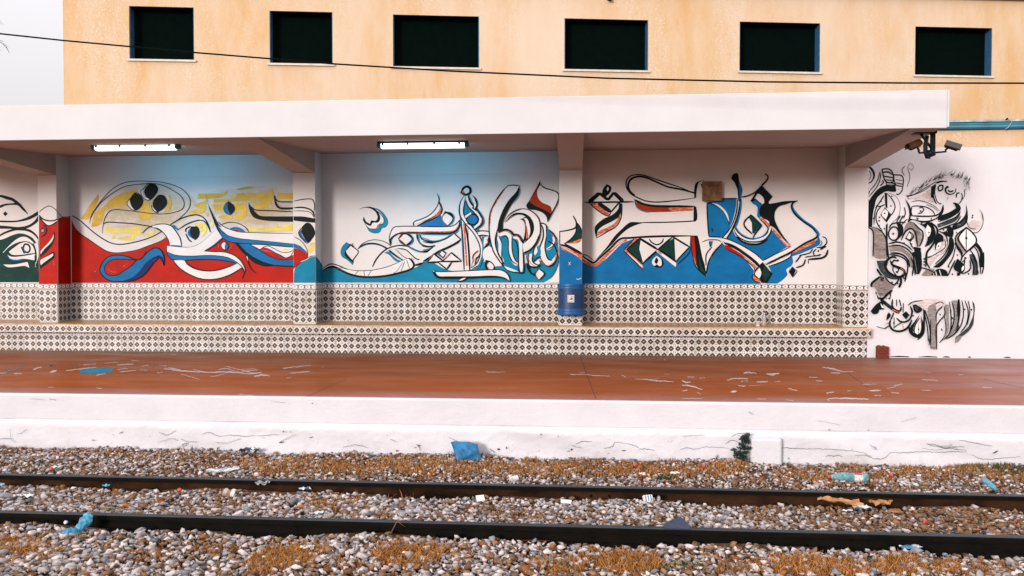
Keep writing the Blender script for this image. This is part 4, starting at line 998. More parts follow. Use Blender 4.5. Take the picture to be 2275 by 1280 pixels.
# scratches and paint spills on the red floor
pt = Painter(on_plane((0, 0, 0.0), (0, 0, 1)), (0, 0, 1), 0.0012, 0.00001)
SPILLS = '''
@9
S T 528,665 600,652 700,648 752,660 748,676 690,684 600,690 535,684
L W 8 220,662 250,652 278,648; L W 9 328,640 356,636; S W 326,684 345,670 380,666 372,676 350,682; L W 8 478,630 516,628; L W 5/6/3 440,670 560,655 640,648; L W 4 550,632 640,624; L W 3 690,620 790,615; L W 6 778,632 890,625; L W 4 790,679 905,667; L W 4 940,642 990,633; L W 6 1060,634 1110,640; L W 5/9/6/9/5 1090,655 1200,670 1380,680 1560,680 1640,692; L W 5 1045,685 1082,680; L W 5 1120,650 1200,664; L W 4 1280,660 1370,682; L LG 6 1450,665 1500,655 1560,672; L W 5 1600,678 1720,664; L W 7 1640,691 1740,684; L W 7/10/5 1690,708 1740,700 1795,704; L W 6/3 1880,655 2070,635; L W 5 1925,688 2060,675; L W 8 1905,718 1938,717; L W 6 92,690 146,689; L T 5 5,685 60,672 155,640; L W 5 0,687 45,684
L W 3 1200,690 1330,730; L W 3 1400,712 1500,690; L W 3 870,600 930,606; L W 4 1500,640 1700,690; L W 3 1580,665 1700,655; L W 4 1585,828 1700,838; L LG 6 930,665 980,668; L W 3 640,785 680,790; L W 3 320,780 360,782; L W 3 2140,650 2155,636; L W 5 640,700 700,690; L W 3 1010,640 1028,641; L W 3 780,662 850,655
@10
L W 8/12/3 410,687 440,683 495,688; S W 555,690 600,688 645,685 648,694 620,696 605,706 580,700; L W 3/11/5/3 930,645 1010,660 1060,674 1140,678; L W 6 990,685 1055,686; L W 5 35,712 82,712; L W 4 115,720 155,716; L W 6/9/4 0,738 30,748 60,744; L W 5/9/4 0,765 60,772 135,796; L W 6 300,735 350,722 442,724; L W 7/9 395,740 435,742; L W 6 495,746 572,744; L W 4 620,745 655,741; L W 5 370,770 422,774; L W 5 705,790 768,802; S W 318,815 340,804 368,804 355,814; L W 5 890,738 935,741; L W 3/6/5/9/6 985,872 962,866 985,856 1100,855 1240,861; S W 1235,804 1290,797 1330,802 1290,808; L W 6 1280,835 1325,837; L W 5 1390,815 1445,822; L W 5 1410,772 1440,764 1468,758; L W 3 1360,790 1425,776; L W 5 1595,730 1705,735; L W 6 1618,682 1652,685; L W 5 2000,782 2062,782; L W 3 1590,800 1655,802; L W 4 1838,697 1872,697; L W 4 690,865 742,870; L W 5 960,820 1012,812; L W 4 845,712 905,716; L W 4 100,815 130,828; L W 3 0,806 40,800; L W 3 1100,806 1125,804; L W 3 500,858 560,860; L W 3 0,856 140,856; L W 3 1200,762 1300,760; L W 2 440,770 520,768
@11
L W 3/8/4 100,1158 130,1164 320,1162; L W 8/4/9/4 1060,1190 1180,1190 1300,1198 1400,1205 1515,1212; L W 6 1640,1195 1700,1225; L W 4 1800,1242 1880,1245; L W 9 1870,1240 1950,1250 2240,1275; L W 5 1960,1262 2100,1270; S W 2120,1020 2140,1016 2150,1022 2138,1028; L W 3 2130,1185 2190,1190; L W 3 1150,1168 1230,1168; L W 3 2020,1235 2070,1232
'''
pt.jit = .35; pt.run(SPILLS); M['pW_'] = M['pW']; M['pW'] = simple('scuffed_white_spill', (.56, .46, .43), .6, .22, 14, spec=.1); pt.flush(platform, 'paint_spill', first='W')['kind'] = 'stuff'; M['pW'] = M['pW_']
mb = MB()                                       # saw-cut joints in the floor
for (u0, v0), (u1, v1) in (((1288, 790), (1324, 886)), ((2180, 842), (2275, 862)), ((770, 842), (670, 886)), ((1885, 830), (1930, 862))):
    a, b = PZ(u0, v0, 0.0015), PZ(u1, v1, 0.0015); t = (b - a).normalized(); n = Vector((-t.y, t.x, 0)) * 0.004
    mb.add([a - n, a + n, b + n, b - n], [(0, 1, 2, 3)])
mb.build('floor_joint', simple('joint_dirt', (0.10, 0.045, 0.025), 0.9), platform)

# ------------------------------------------------------------------ track bed
def ground_z(x, y):
    """height of the ballast surface"""
    x = np.asarray(x, float); y = np.asarray(y, float)
    pts_y = [-30, -9, -7.1, -6.80, -6.66, -6.56, -6.40, -6.1, -5.80, -5.66, -5.56, -5.30, -4.9, -4.5, -3]
    pts_z = [-.70, -.67, -.642, -.608, -.602, -.553, -.56, -.595, -.607, -.600, -.553, -.545, -.545, -.535, -.53]
    z = np.interp(y, pts_y, pts_z)
    return z + 0.012 * np.sin(x * 2.3 + y * 3.1) + 0.010 * np.sin(x * 5.1 - y * 4.0 + 1) - 0.0025 * x
nx, ny = 360, 150
xs = np.linspace(-16, 16, nx); ys = np.concatenate([np.linspace(-30, -9, 16), np.linspace(-8.9, -4.46, ny - 16)])
Xg, Yg = np.meshgrid(xs, ys, indexing='ij'); Zg = ground_z(Xg, Yg) - 0.022 + RNG.normal(0, .003, Xg.shape)
mb = MB(); mb.add(np.stack([Xg, Yg, Zg], -1).reshape(-1, 3).tolist(), [(i * ny + j, (i + 1) * ny + j, (i + 1) * ny + j + 1, i * ny + j + 1) for i in range(nx - 1) for j in range(ny - 1)], True)
track_bed = mb.build('track_bed', M['soil'], kind='structure')
mb = MB(); e = 160; mb.add([(-e, -e, -0.93), (e, -e, -0.93), (e, e, -0.93), (-e, e, -0.93)], [(0, 1, 2, 3)])
mb.build('ground', simple('far_dusty_ground', (0.26, 0.20, 0.15), 0.95, 0.2, 0.5), kind='structure')

def GP(u, v):
    p = PZ(u, v, -0.56)
    for _ in range(8): p = PZ(u, v, float(ground_z(p.x, p.y)))
    return p
# ---- stones
def rock(seed):
    """an angular lump of crushed stone: the hull of a dozen points"""
    rg = np.random.default_rng(seed); bm = bmesh.new()
    for _ in range(9):
        v = rg.normal(size=3); v /= np.linalg.norm(v); bm.verts.new(v * rg.uniform(.8, 1.12))
    r = bmesh.ops.convex_hull(bm, input=bm.verts)
    bmesh.ops.delete(bm, geom=[v for v in bm.verts if not v.link_faces], context='VERTS'); bmesh.ops.triangulate(bm, faces=bm.faces); bm.verts.index_update()
    V = np.array([v.co[:] for v in bm.verts]); F = np.array([[v.index for v in f.verts] for f in bm.faces]); bm.free(); return V, F
ROCKS = [r for r in (rock(100 + i) for i in range(90)) if len(r[1]) == 14][:14]
def tones(n, x, y, rg):
    t = np.empty((n, 3)); k = rg.random(n)
    rust = 0.5 + 0.5 * np.sin(x * 1.7 + 1.3) * np.sin(y * 2.6 + x * .6); rust = np.clip(rust + rg.normal(0, .25, n), 0, 1)
    browner = np.clip((x - 1.0) / 2.0, 0, 1) * ((y > -6.55) & (y < -5.7))
    near_edge = ((y > -5.35) & (x > -3.6)) * 0.14 + (y > -5.35) * .03
    pb = 0.19 + 0.22 * rust + 0.42 * browner + near_edge
    v = rg.uniform(0.5, 1.28, n)[:, None]
    white = np.array([0.53, 0.465, 0.445]) * v; brown = np.array([0.235, 0.130, 0.068]) * v; grey = np.array([0.23, 0.235, 0.25]) * v; orange = np.array([0.30, 0.115, 0.035]) * v
    t[:] = white; m = k < pb; t[m] = brown[m]; m = k > 0.90; t[m] = grey[m]; m = (k > 0.865) & (k <= 0.90); t[m] = orange[m]
    return np.clip(t, 0.02, 0.68)
def scatter(n, y0, y1, rg, xr=(-9.2, 7.2)):
    y = rg.uniform(y0, y1, n); D = y + CAMD
    lo = np.maximum(-0.80 * D - 0.9, xr[0]); hi = np.minimum(0.61 * D + 0.9, xr[1])
    x = lo + rg.random(n) * (hi - lo); keep = (np.abs(y + 5.62) > .075) & (np.abs(y + 6.62) > .075)
    return x[keep], y[keep]
def rots(n, rg):
    q = rg.normal(size=(n, 4)); q /= np.linalg.norm(q, axis=1, keepdims=True); a, b, c, d = q.T
    return np.stack([np.stack([1 - 2 * (c * c + d * d), 2 * (b * c - a * d), 2 * (b * d + a * c)], -1), np.stack([2 * (b * c + a * d), 1 - 2 * (b * b + d * d), 2 * (c * d - a * b)], -1), np.stack([2 * (b * d - a * c), 2 * (c * d + a * b), 1 - 2 * (b * b + c * c)], -1)], 1)
def tone_mesh(name, V, F, T, perface):
    me = bpy.data.meshes.new(name); nv, nf = len(V), len(F); k = F.shape[1]
    me.vertices.add(nv); me.vertices.foreach_set('co', V.astype(np.float32).ravel())
    me.loops.add(nf * k); me.loops.foreach_set('vertex_index', F.astype(np.int32).ravel())
    me.polygons.add(nf); me.polygons.foreach_set('loop_start', np.arange(0, nf * k, k, dtype=np.int32))
    a = me.attributes.new('tone', 'FLOAT_COLOR', 'FACE')
    c = np.ones((nf, 4), np.float32); c[:, :3] = np.repeat(T, perface, axis=0); a.data.foreach_set('color', c.ravel())
    me.update(calc_edges=True); me.validate(); return me
def gravel(n, y0, y1, smin, smax, rg, lift):
    x, y = scatter(n, y0, y1, rg); n = len(x)
    s = rg.uniform(smin, smax, n) * np.where(rg.random(n) < .14, 1.5, 1.08)
    sh = np.stack([s * rg.uniform(.8, 1.25, n), s * rg.uniform(.6, 1.0, n), s * rg.uniform(.42, .78, n)], -1)
    z = ground_z(x, y) + rg.uniform(-.5, lift, n) * s
    Rm = rots(n, rg); Rz = rg.uniform(-.5, .5, (n, 3))
    V = []; F = []; o = 0; which = rg.integers(0, len(ROCKS), n); T = []
    t = tones(n, x, y, rg)
    # mostly flat-lying: rotate about z freely, tilt a little
    az = rg.uniform(0, 6.28, n); tl = rg.normal(0, .45, n); ta = rg.uniform(0, 6.28, n)
    for r in range(len(ROCKS)):
        ii = np.where(which == r)[0]
        if not len(ii): continue
        rv, rf = ROCKS[r]
        P = np.einsum('nij,vj->nvi', Rm[ii], rv) * sh[ii][:, None, :]
        c, s_ = np.cos(tl[ii]), np.sin(tl[ii]); y_ = P[..., 1] * c[:, None] - P[..., 2] * s_[:, None]; z_ = P[..., 1] * s_[:, None] + P[..., 2] * c[:, None]
        c, s_ = np.cos(az[ii]), np.sin(az[ii]); x2 = P[..., 0] * c[:, None] - y_ * s_[:, None]; y2 = P[..., 0] * s_[:, None] + y_ * c[:, None]
        Q = np.stack([x2 + x[ii][:, None], y2 + y[ii][:, None], z_ + z[ii][:, None]], -1).reshape(-1, 3)
        nv = len(rv); V.append(Q); F.append((rf[None] + (o + np.arange(len(ii)) * nv)[:, None, None]).reshape(-1, 3)); o += len(ii) * nv; T.append(t[ii])
    return np.concatenate(V), np.concatenate(F), np.concatenate(T)
rg = np.random.default_rng(5)
nf = len(ROCKS[0][1])
sets = [gravel(14500, -7.6, -6.62, .014, .033, rg, .6), gravel(15000, -6.62, -5.62, .013, .031, rg, .55), gravel(14000, -5.62, -4.50, .011, .027, rg, .35), gravel(7000, -7.6, -4.50, .007, .013, rg, .9)]
o = 0; Vs, Fs, Ts = [], [], []
for V, F, T in sets: Vs.append(V); Fs.append(F + o); Ts.append(T); o += len(V)
me = tone_mesh('gravel', np.concatenate(Vs), np.concatenate(Fs), np.concatenate(Ts), nf)
gr = link('gravel', me, track_bed, [M['stone']]); gr['kind'] = 'stuff'
# the 300 nearest large stones are pieces of their own
stone_me = []
for i in range(24):
    rv, rf = ROCKS[i % len(ROCKS)]; t = tones(1, np.array([0.0]), np.array([-7.0]), rg)
    stone_me.append(tone_mesh('ballast_stone', rv * np.array([1.15, .85, .55]), rf, t, nf)); stone_me[-1].materials.append(M['stone'])
x, y = scatter(330, -7.25, -6.72, rg); x, y = x[:300], y[:300]
for i in range(len(x)):
    o = bpy.data.objects.new('ballast_stone', stone_me[i % 24]); COL.objects.link(o); o.parent = track_bed
    s = rg.uniform(.026, .040); o.scale = (s, s, s); o.rotation_euler = (rg.normal(0, .3), rg.normal(0, .3), rg.uniform(0, 6.28))
    o.location = (x[i], y[i], float(ground_z(x[i], y[i])) + s * .35)
# ---- dry grass
def grass(spots, rg):
    V = []; T = []
    for (u, v, ru, rv, n, h, col) in spots:
        for _ in range(n):
            a, r = rg.uniform(0, 6.28), math.sqrt(rg.random()); p = GP(u + math.cos(a) * r * ru, v + math.sin(a) * r * rv)
            if p.y > YE - .045: p.y = YE - .05 - rg.random() * .05
            if abs(p.y + 5.62) < .05 or abs(p.y + 6.62) < .05: continue
            hh = h * rg.uniform(.45, 1.4); d = rg.normal(0, .55, 2) * hh; ww = rg.uniform(.0022, .0042); q = rg.uniform(0, 3.14)
            w = np.array([math.cos(q) * ww, math.sin(q) * ww, 0]); b = np.array(p) + (0, 0, -.012); m = b + np.array([d[0] * .4, d[1] * .4, hh * .6 + .012]); tp = b + np.array([d[0] * 1.1, d[1] * 1.1, hh + .012])
            V += [b - w, b + w, m + w * .7, m - w * .7, m - w * .7, m + w * .7, tp + w * .15, tp - w * .15]
            c = np.array(col) * rg.uniform(.55, 1.35); T += [c, c]
    V = np.array(V); return V, np.arange(len(V)).reshape(-1, 4), np.clip(np.array(T), 0, .8)
GOLD, BRN, GRN, OLV = (.46, .195, .045), (.34, .145, .045), (.018, .055, .02), (.14, .13, .035)
rg = np.random.default_rng(9); sp = []
for u in range(560, 1000, 22): sp.append((u + rg.uniform(-8, 8), 1030 + (u - 560) * .006 + rg.uniform(-8, 14), 28, 15, 110, .034, GOLD))
for u in range(1000, 1660, 20): sp.append((u, 1038 + (u - 1000) * .012 + rg.uniform(-12, 12), 28, 15, 100, .034, GOLD if rg.random() < .7 else BRN))
for u in range(1740, 2275, 24): sp.append((u, 1050 + rg.uniform(-12, 20), 28, 14, 75, .028, BRN if rg.random() < .5 else GOLD))
for u in range(0, 560, 30): sp.append((u, 995 + u * .045 + rg.uniform(-8, 10), 24, 6, 26, .028, BRN))
for u in range(330, 560, 20): sp.append((u, 1015 + rg.uniform(-8, 22), 28, 12, 45, .022, BRN))
for (u, v, ru, rv, n, h, c) in [(40, 1215, 60, 22, 620, .040, GOLD), (90, 1230, 60, 16, 300, .03, GOLD), (130, 1200, 50, 12, 160, .03, BRN), (630, 1245, 70, 24, 900, .045, GOLD), (680, 1225, 50, 12, 300, .04, GOLD), (580, 1265, 40, 15, 300, .04, GOLD),
    (905, 1240, 75, 26, 1200, .045, GOLD), (1000, 1225, 40, 12, 160, .03, BRN), (760, 1258, 50, 12, 200, .03, BRN), (330, 1240, 60, 16, 260, .028, BRN), (480, 1225, 50, 12, 200, .028, BRN), (860, 1225, 50, 14, 260, .03, BRN), (950, 1225, 40, 14, 260, .035, GOLD), (1240, 1262, 60, 20, 500, .045, GOLD), (1400, 1258, 70, 24, 850, .05, GOLD), (1330, 1245, 60, 16, 300, .035, GOLD), (1510, 1262, 50, 14, 220, .03, OLV), (1640, 1265, 60, 16, 350, .035, BRN),
    (1790, 1262, 80, 22, 1000, .045, GOLD), (1890, 1268, 50, 16, 350, .04, GOLD), (2000, 1262, 60, 20, 650, .045, GOLD), (2100, 1265, 30, 14, 240, .04, GOLD), (2180, 1268, 70, 14, 300, .03, BRN), (1720, 1255, 40, 16, 240, .035, GOLD),
    (745, 1120, 60, 20, 420, .028, GOLD), (700, 1128, 40, 14, 200, .025, BRN), (840, 1138, 60, 8, 140, .025, BRN), (1150, 1145, 50, 12, 240, .028, BRN), (1080, 1140, 40, 10, 140, .025, GOLD), (500, 1130, 60, 10, 160, .024, BRN), (430, 1140, 60, 10, 130, .022, BRN),
    (800, 1108, 14, 4, 12, .05, BRN), (890, 1108, 30, 5, 14, .055, BRN), (60, 1096, 90, 6, 120, .018, BRN), (200, 1092, 100, 5, 80, .018, BRN), (440, 985, 8, 3, 14, .05, OLV), (420, 988, 10, 3, 14, .035, OLV), (775, 1012, 14, 3, 40, .04, BRN), (2180, 1035, 60, 12, 260, .03, OLV), (2240, 1045, 40, 10, 220, .03, GRN), (1130, 1045, 26, 5, 130, .02, GRN), (1040, 1012, 55, 4, 110, .03, OLV), (1480, 1063, 20, 6, 220, .020, GRN), (1745, 1038, 8, 6, 30, .03, GRN), (1160, 1050, 16, 5, 50, .02, OLV)]: sp.append((u, v, ru, rv, n, h, c))
V, F, T = grass(sp, rg); me = tone_mesh('dry_grass', V, F, T, 1); g = link('dry_grass', me, None, [M['grass']]); g['kind'] = 'stuff'
tag(g, 'dry golden grass growing through the ballast and along the platform foot')
# ---- rails
def rail(y, ztop, label, web):
    prof = [(-.055, -.130), (.055, -.130), (.055, -.121), (.012, -.108), (.008, -.095), (.008, -.048), (.029, -.036), (.031, -.010), (.024, 0), (-.024, 0), (-.031, -.010), (-.029, -.036), (-.008, -.048), (-.008, -.095), (-.012, -.108), (-.055, -.121)]
    root = empty('rail', (0, y, ztop - .13), label, 'rail', 'rails of the near track')
    X0, X1 = -16, 16
    mb = MB(); mb.prism([prof[i] for i in (6, 7, 10, 11)] and [(.029, -.036), (.031, -.010), (.028, -.003), (-.028, -.003), (-.031, -.010), (-.029, -.036)], X0, X1, lambda p, q, t: (t, y + p, ztop + q)); mb.build('head', M['rail'], root)
    mb = MB(); mb.prism([(-.0275, -.0028), (.0275, -.0028), (.022, .001), (-.022, .001)], X0, X1, lambda p, q, t: (t, y + p, ztop + q)); mb.build('running_surface', M['railtop'], root)
    mb = MB(); mb.prism([(.008, -.0362), (-.008, -.0362), (-.008, -.108), (.008, -.108)], X0, X1, lambda p, q, t: (t, y + p, ztop + q)); mb.build('web', web, root)
    mb = MB(); mb.prism([(-.055, -.130), (.055, -.130), (.055, -.121), (.012, -.1082), (-.012, -.1082), (-.055, -.121)], X0, X1, lambda p, q, t: (t, y + p, ztop + q)); mb.build('foot', web, root)
    return root
r1 = rail(-5.62, -.500, 'far rail, closer to the white platform face, rust showing on its web', M['railweb'])
r2 = rail(-6.62, -.500, 'near rail in the foreground, dark along its whole side', M['rail'])
for u, rt, yy in ((1313, r1, -5.62), (1354, r1, -5.62), (1318, r2, -6.62)):
    p = PY(u, 1102 if rt is r1 else 1196, yy - .008); mb = MB()
    mb.lathe([(.011, 0), (.011, .006), (.006, .008)], Matrix.Translation((p.x, yy - .008, -.5 - .075)) @ Matrix.Rotation(R_(90), 4, 'X'), 10); mb.build('bolt', M['rail'], rt)

# ------------------------------------------------------------------ platform shelter
S_X0, S_X1 = -10.4, 4.245
P_X = [(-8.326, -8.02), (-4.244, -3.897), (-0.201, 0.140), (3.911, 4.245)]
PF = -0.33; SEAT, TTOP, CEIL = 0.467, 1.063, 3.09; CY = -2.60; CZ0, CZ1 = 2.908, 3.325
shelter = empty('platform_shelter', (-3, 0, 0), 'white open-fronted platform shelter with a deep flat canopy and painted back wall', 'shelter')
mb = MB(); mb.box(S_X0, S_X1 - .01, 0.0, 0.22, 0.0, 3.2); mb.build('back_wall', M['white'], shelter)
mb = MB(); mb.box(S_X0, P_X[3][0] + .02, -0.012, 0.01, 2.735, 3.15); mb.build('lintel_beam', M['white'], shelter)
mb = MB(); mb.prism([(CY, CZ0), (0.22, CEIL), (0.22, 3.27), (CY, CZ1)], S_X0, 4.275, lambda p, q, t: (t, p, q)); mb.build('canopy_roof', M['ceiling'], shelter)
mb = MB(); mb.prism([(CY - .03, CZ0 - .012), (CY, CZ0 - .012), (CY, CZ1 + .005), (CY - .03, CZ1 + .005)], S_X0, 4.275, lambda p, q, t: (t, p, q)); mb.build('canopy_fascia', M['fascia'], shelter, bevel=.006)
mb = MB(); mb.prism([(CY - .03, CZ0 + .003), (0.22, CEIL + .01), (0.22, 3.28), (CY - .03, CZ1 + .004)], 4.2752, 4.297, lambda p, q, t: (t, p, q)); mb.build('canopy_fascia', M['fascia'], shelter)
def tile_mesh(w, h, v0, v1, u0=0.0, u1=None, t=.009, flip=False):
    u1 = u0 + w / .2 if u1 is None else u1; g = .0016
    me = bpy.data.meshes.new('wall_tile'); a, b, c = w / 2 - g, h / 2 - g, .0022
    # face towards -Y with a small chamfer
    V = [(-a, 0, -b), (a, 0, -b), (a, 0, b), (-a, 0, b), (-a, -t + c, -b), (a, -t + c, -b), (a, -t + c, b), (-a, -t + c, b), (-a + c, -t, -b + c), (a - c, -t, -b + c), (a - c, -t, b - c), (-a + c, -t, b - c)]
    F = [(8, 9, 10, 11), (4, 5, 9, 8), (5, 6, 10, 9), (6, 7, 11, 10), (7, 4, 8, 11), (0, 1, 5, 4), (1, 2, 6, 5), (2, 3, 7, 6), (3, 0, 4, 7)]
    me.from_pydata(V, [], F); uv = me.uv_layers.new(name='UVMap')
    for l in me.loops:
        x, _, z = V[l.vertex_index]; uv.data[l.index].uv = (u0 + (x + w / 2) / w * (u1 - u0), v0 + (z + h / 2) / h * (v1 - v0))
    me.update(); return me
TILES = {}
def tile(name, parent, x, y, z, w, h, v0, mat, u0=0.0, rz=0.0, zs=None):
    """one ceramic tile whose lower-left corner is (x,z) on the wall surface y"""
    v1 = v0 + h / (zs or .2); k = (round(w, 4), round(h, 4), round(v0, 4), round(u0, 4), mat)
    if k not in TILES: TILES[k] = tile_mesh(w, h, v0, v1, u0); TILES[k].materials.append(M[mat])
    o = bpy.data.objects.new(name, TILES[k]); COL.objects.link(o); o.parent = parent; base = wloc(parent)
    c = Vector((w / 2, 0, h / 2)); c.rotate(Matrix.Rotation(rz, 3, 'Z')); o.rotation_euler = (0, 0, rz + random.gauss(0, .0015))
    o.location = Vector((x, y + random.gauss(0, .0006), z)) + c - base; return o
def dado(parent, x, y, z0, width, rz=0.0, ud=None):
    """border course on top, then two and a half tile rows, over `width` metres starting at (x,y)"""
    d = Vector((math.cos(rz), math.sin(rz), 0)); s = 0.0
    while s < width - .012:
        w = min(.2, width - s); q = Vector((x, y, 0)) + d * s
        if w < .03: break
        tile('border_tile', parent, q.x, q.y, z0 + .503, w, .09, 0.0, 'border', 0.0, rz, .09)
        tile('wall_tile', parent, q.x, q.y, z0 + .303, w, .2, 0.0, 'tile', 0.0, rz)
        tile('wall_tile', parent, q.x, q.y, z0 + .103, w, .2, 0.0, 'tile', 0.0, rz)
        tile('wall_tile', parent, q.x, q.y, z0, w, .103, .485, 'tile', 0.0, rz)
        s += .2
edges = [S_X0] + [e for p in P_X for e in p]
bays = [(S_X0, P_X[0][0]), (P_X[0][1], P_X[1][0]), (P_X[1][1], P_X[2][0]), (P_X[2][1], P_X[3][0])]
mb = MB()
for a, b in bays:
    dado(shelter, a, -.004, SEAT, b - a); mb.box(a, b, -.006, .01, SEAT, TTOP - .004)
mb.build('tile_bed', M['grout'], shelter)
for i, (a, b) in enumerate(P_X):
    mb = MB(); mb.box(a, b, PF, .02, 0.445, 3.14); pil = mb.build('pillar', M['white'], shelter, bevel=.006)
    dado(pil, a, PF, SEAT - .010, b - a)
    if i < 3: dado(pil, b, PF + .004, SEAT - .010, -PF - .004, R_(90))
    if i > 0: dado(pil, a, -.004, SEAT - .010, -PF - .004, R_(-90))
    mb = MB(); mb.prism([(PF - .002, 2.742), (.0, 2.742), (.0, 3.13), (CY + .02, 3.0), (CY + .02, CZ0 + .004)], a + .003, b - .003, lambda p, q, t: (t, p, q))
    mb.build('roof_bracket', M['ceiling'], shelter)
# murals
def mural(text, plane, n, name, label, clip=None, first='K', start=0.002):
    p = Painter(plane, n, start); p.clip = clip; p.run(text); return p.flush(shelter, name, label, first)
wallp = on_plane((0, 0, 0), (0, -1, 0)); pilp = on_plane((0, PF, 0), (0, -1, 0))
mural(BAY_A, wallp, (0, -1, 0), 'calligraphy_mural', 'dark green and white lettering mural at the left end', clip=(-4, 87.5))
mural(P1_FRONT, pilp, (0, -1, 0), 'calligraphy_mural', 'red pillar face with two white horn strokes', clip=(86.8, 128.8), first='R')
mural(P1_SIDE, on_plane((P_X[0][1], 0, 0), (1, 0, 0)), (1, 0, 0), 'calligraphy_mural', 'red side face of the leftmost pillar', clip=(129.3, 163.5), first='R')
mural(BAY_B, wallp, (0, -1, 0), 'calligraphy_mural', 'red, white and yellow calligraphy mural', clip=(160, 653.5))
mural(P2_FRONT, pilp, (0, -1, 0), 'calligraphy_mural', 'pillar face with a black drop over a teal mound', clip=(652.3, 701.6))
mural(P2_SIDE, on_plane((P_X[1][1], 0, 0), (1, 0, 0)), (1, 0, 0), 'calligraphy_mural', 'teal side face of the second pillar', clip=(702.2, 718), first='T')
mural(BAY_C, wallp, (0, -1, 0), 'calligraphy_mural', 'teal mural of interlaced white letters', clip=(716.5, 1243))
mural(P3_FRONT, pilp, (0, -1, 0), 'calligraphy_mural', 'blue pillar face with a dark green leaf stroke', clip=(1242.3, 1292.8))
mural(BAY_D, wallp, (0, -1, 0), 'calligraphy_mural', 'blue mural with broad white letter strokes', clip=(1291, 1874))

# bench
bench = empty('tiled_bench', (-3, -.2, 0), 'long low bench clad in dark diamond patterned tiles along the shelter wall', 'bench')
BF, LF = -.31, -.46; BX1 = 4.25
mb = MB(); mb.box(S_X0, BX1 - .012, BF + .006, -.006, 0.0, .312); mb.build('bench_base', M['grout'], bench)
mb = MB(); mb.prism([(LF + .006, .312), (-.006, .312), (-.006, .463), (LF + .006, .425)], S_X0, BX1, lambda p, q, t: (t, p, q)); mb.build('seat_slab', M['grout'], bench)
x = S_X0; i = 0
while x < BX1 - .02:
    w_ = min(.2, BX1 - x)
    tile('lip_tile', bench, x, LF + .006, .306, w_, .116, .47, 'tile')
    tile('base_tile', bench, x, BF + .006, 0.002, w_, .2, .21, 'tile'); tile('base_tile', bench, x, BF + .006, .202, w_, .108, .21, 'tile')
    x += .2
me = bpy.data.meshes.new('seat_tile')                      # seat tiles lie on the sloping seat
sl = math.atan2(.463 - .425, .454); L = math.hypot(.454, .038)
for r in range(2):
    y0, h_ = ((0, .2), (.2, L - .2))[r]
    tm = tile_mesh(.2, h_, 0.0, h_ / .2); tm.materials.append(M['tile_seat']); x = S_X0
    while x < BX1 - .1:
        o = bpy.data.objects.new('seat_tile', tm); COL.objects.link(o); o.parent = bench
        o.rotation_euler = (-math.pi / 2 + sl, 0, 0); m_ = y0 + h_ / 2
        o.location = Vector((x + .1, LF + .006 + m_ * math.cos(sl), .4255 + m_ * math.sin(sl))) - wloc(bench); x += .2
mb = MB(); mb.prism([(LF - .006, .422), (LF + .03, .4245), (LF + .03, .4385), (LF - .001, .4365), (LF - .006, .431)], S_X0, BX1 + .006, lambda p, q, t: (t, p, q))
mb.build('seat_nosing', simple('worn_nosing', (0.62, 0.42, 0.24), 0.6, .2, 7), bench)

# ------------------------------------------------------------------ boundary wall with the black and white drawing
WY = -.30
bw = empty('boundary_wall', (7, WY, 0), 'white painted wall beyond the shelter carrying a black and white drawing', 'wall')
zt = PY(2200, 268, WY).z; zw = PY(2150, 327.5, WY).z
mb = MB(); mb.box(P_X[3][1] + .002, 13.5, WY, WY + .25, 0.0, zt); mb.build('wall_body', M['stucco'], bw)
rg = np.random.default_rng(3); mb = MB(); xs = np.linspace(P_X[3][1] + .003, 13.5, 240); top = zw + np.cumsum(rg.normal(0, .0022, 240)) * .6 + rg.normal(0, .003, 240)
mb.add([(x_, WY - .004, 0.001) for x_ in xs] + [(x_, WY - .004, t_) for x_, t_ in zip(xs, top)], [(i, i + 1, 241 + i, 240 + i) for i in range(239)])
mb.build('whitewash_coat', M['coat'], bw)
p = Painter(on_plane((0, WY, 0), (0, -1, 0)), (0, -1, 0), .006); p.clip = (1928, 2300); p.kw = 1.55; p.run(BW)
rg = np.random.default_rng(12)                            # bristling hair strokes of the drawing
path = [(815, 450), (900, 400), (1000, 340), (1100, 285), (1180, 245), (1250, 222), (1330, 225), (1400, 235), (1470, 255), (1535, 275)]
p.crop = CROPS[7]; txt = []
for i in range(100):
    t = rg.random() * (len(path) - 1.001); k = int(t); f = t - k; a = path[k]; b = path[k + 1]
    x0 = a[0] + (b[0] - a[0]) * f + rg.normal(0, 10); y0 = a[1] + (b[1] - a[1]) * f + rg.normal(0, 12); l = rg.uniform(35, 85); an = R_(rg.uniform(40, 70))
    txt.append(f'L {"K" if rg.random() < .8 else "G"} {rg.uniform(6,10):.1f}/1.5 {x0:.0f},{y0:.0f} {x0+l*.5*math.cos(an)+4:.0f},{y0-l*.45*math.sin(an):.0f} {x0+l*math.cos(an):.0f},{y0-l*math.sin(an):.0f}')
for i in range(26):
    x0, y0 = rg.uniform(1480, 1550), rg.uniform(250, 380); txt.append(f'L K 5/2 {x0:.0f},{y0:.0f} {x0-8:.0f},{y0+20:.0f} {x0-10:.0f},{y0+rg.uniform(25,55):.0f}')
p.kw = .8; p.run('@7\n' + '\n'.join(txt)); p.flush(bw, 'ink_drawing', first='K')
mb = MB()                                                  # grime line along the wall foot
for u0, u1 in ((1975, 2020), (2040, 2082), (2094, 2110), (2150, 2157), (2230, 2245)):
    a, b = PY(u0, 793.5, WY - .006), PY(u1, 793.8, WY - .006); mb.add([(a.x, a.y, .012), (b.x, b.y, .010), (b.x, b.y, .022), ((a.x + b.x) / 2, a.y, .030), (a.x, a.y, .018)], [(0, 1, 2, 3, 4)])
mb.build('grime_line', M['pK'], bw)

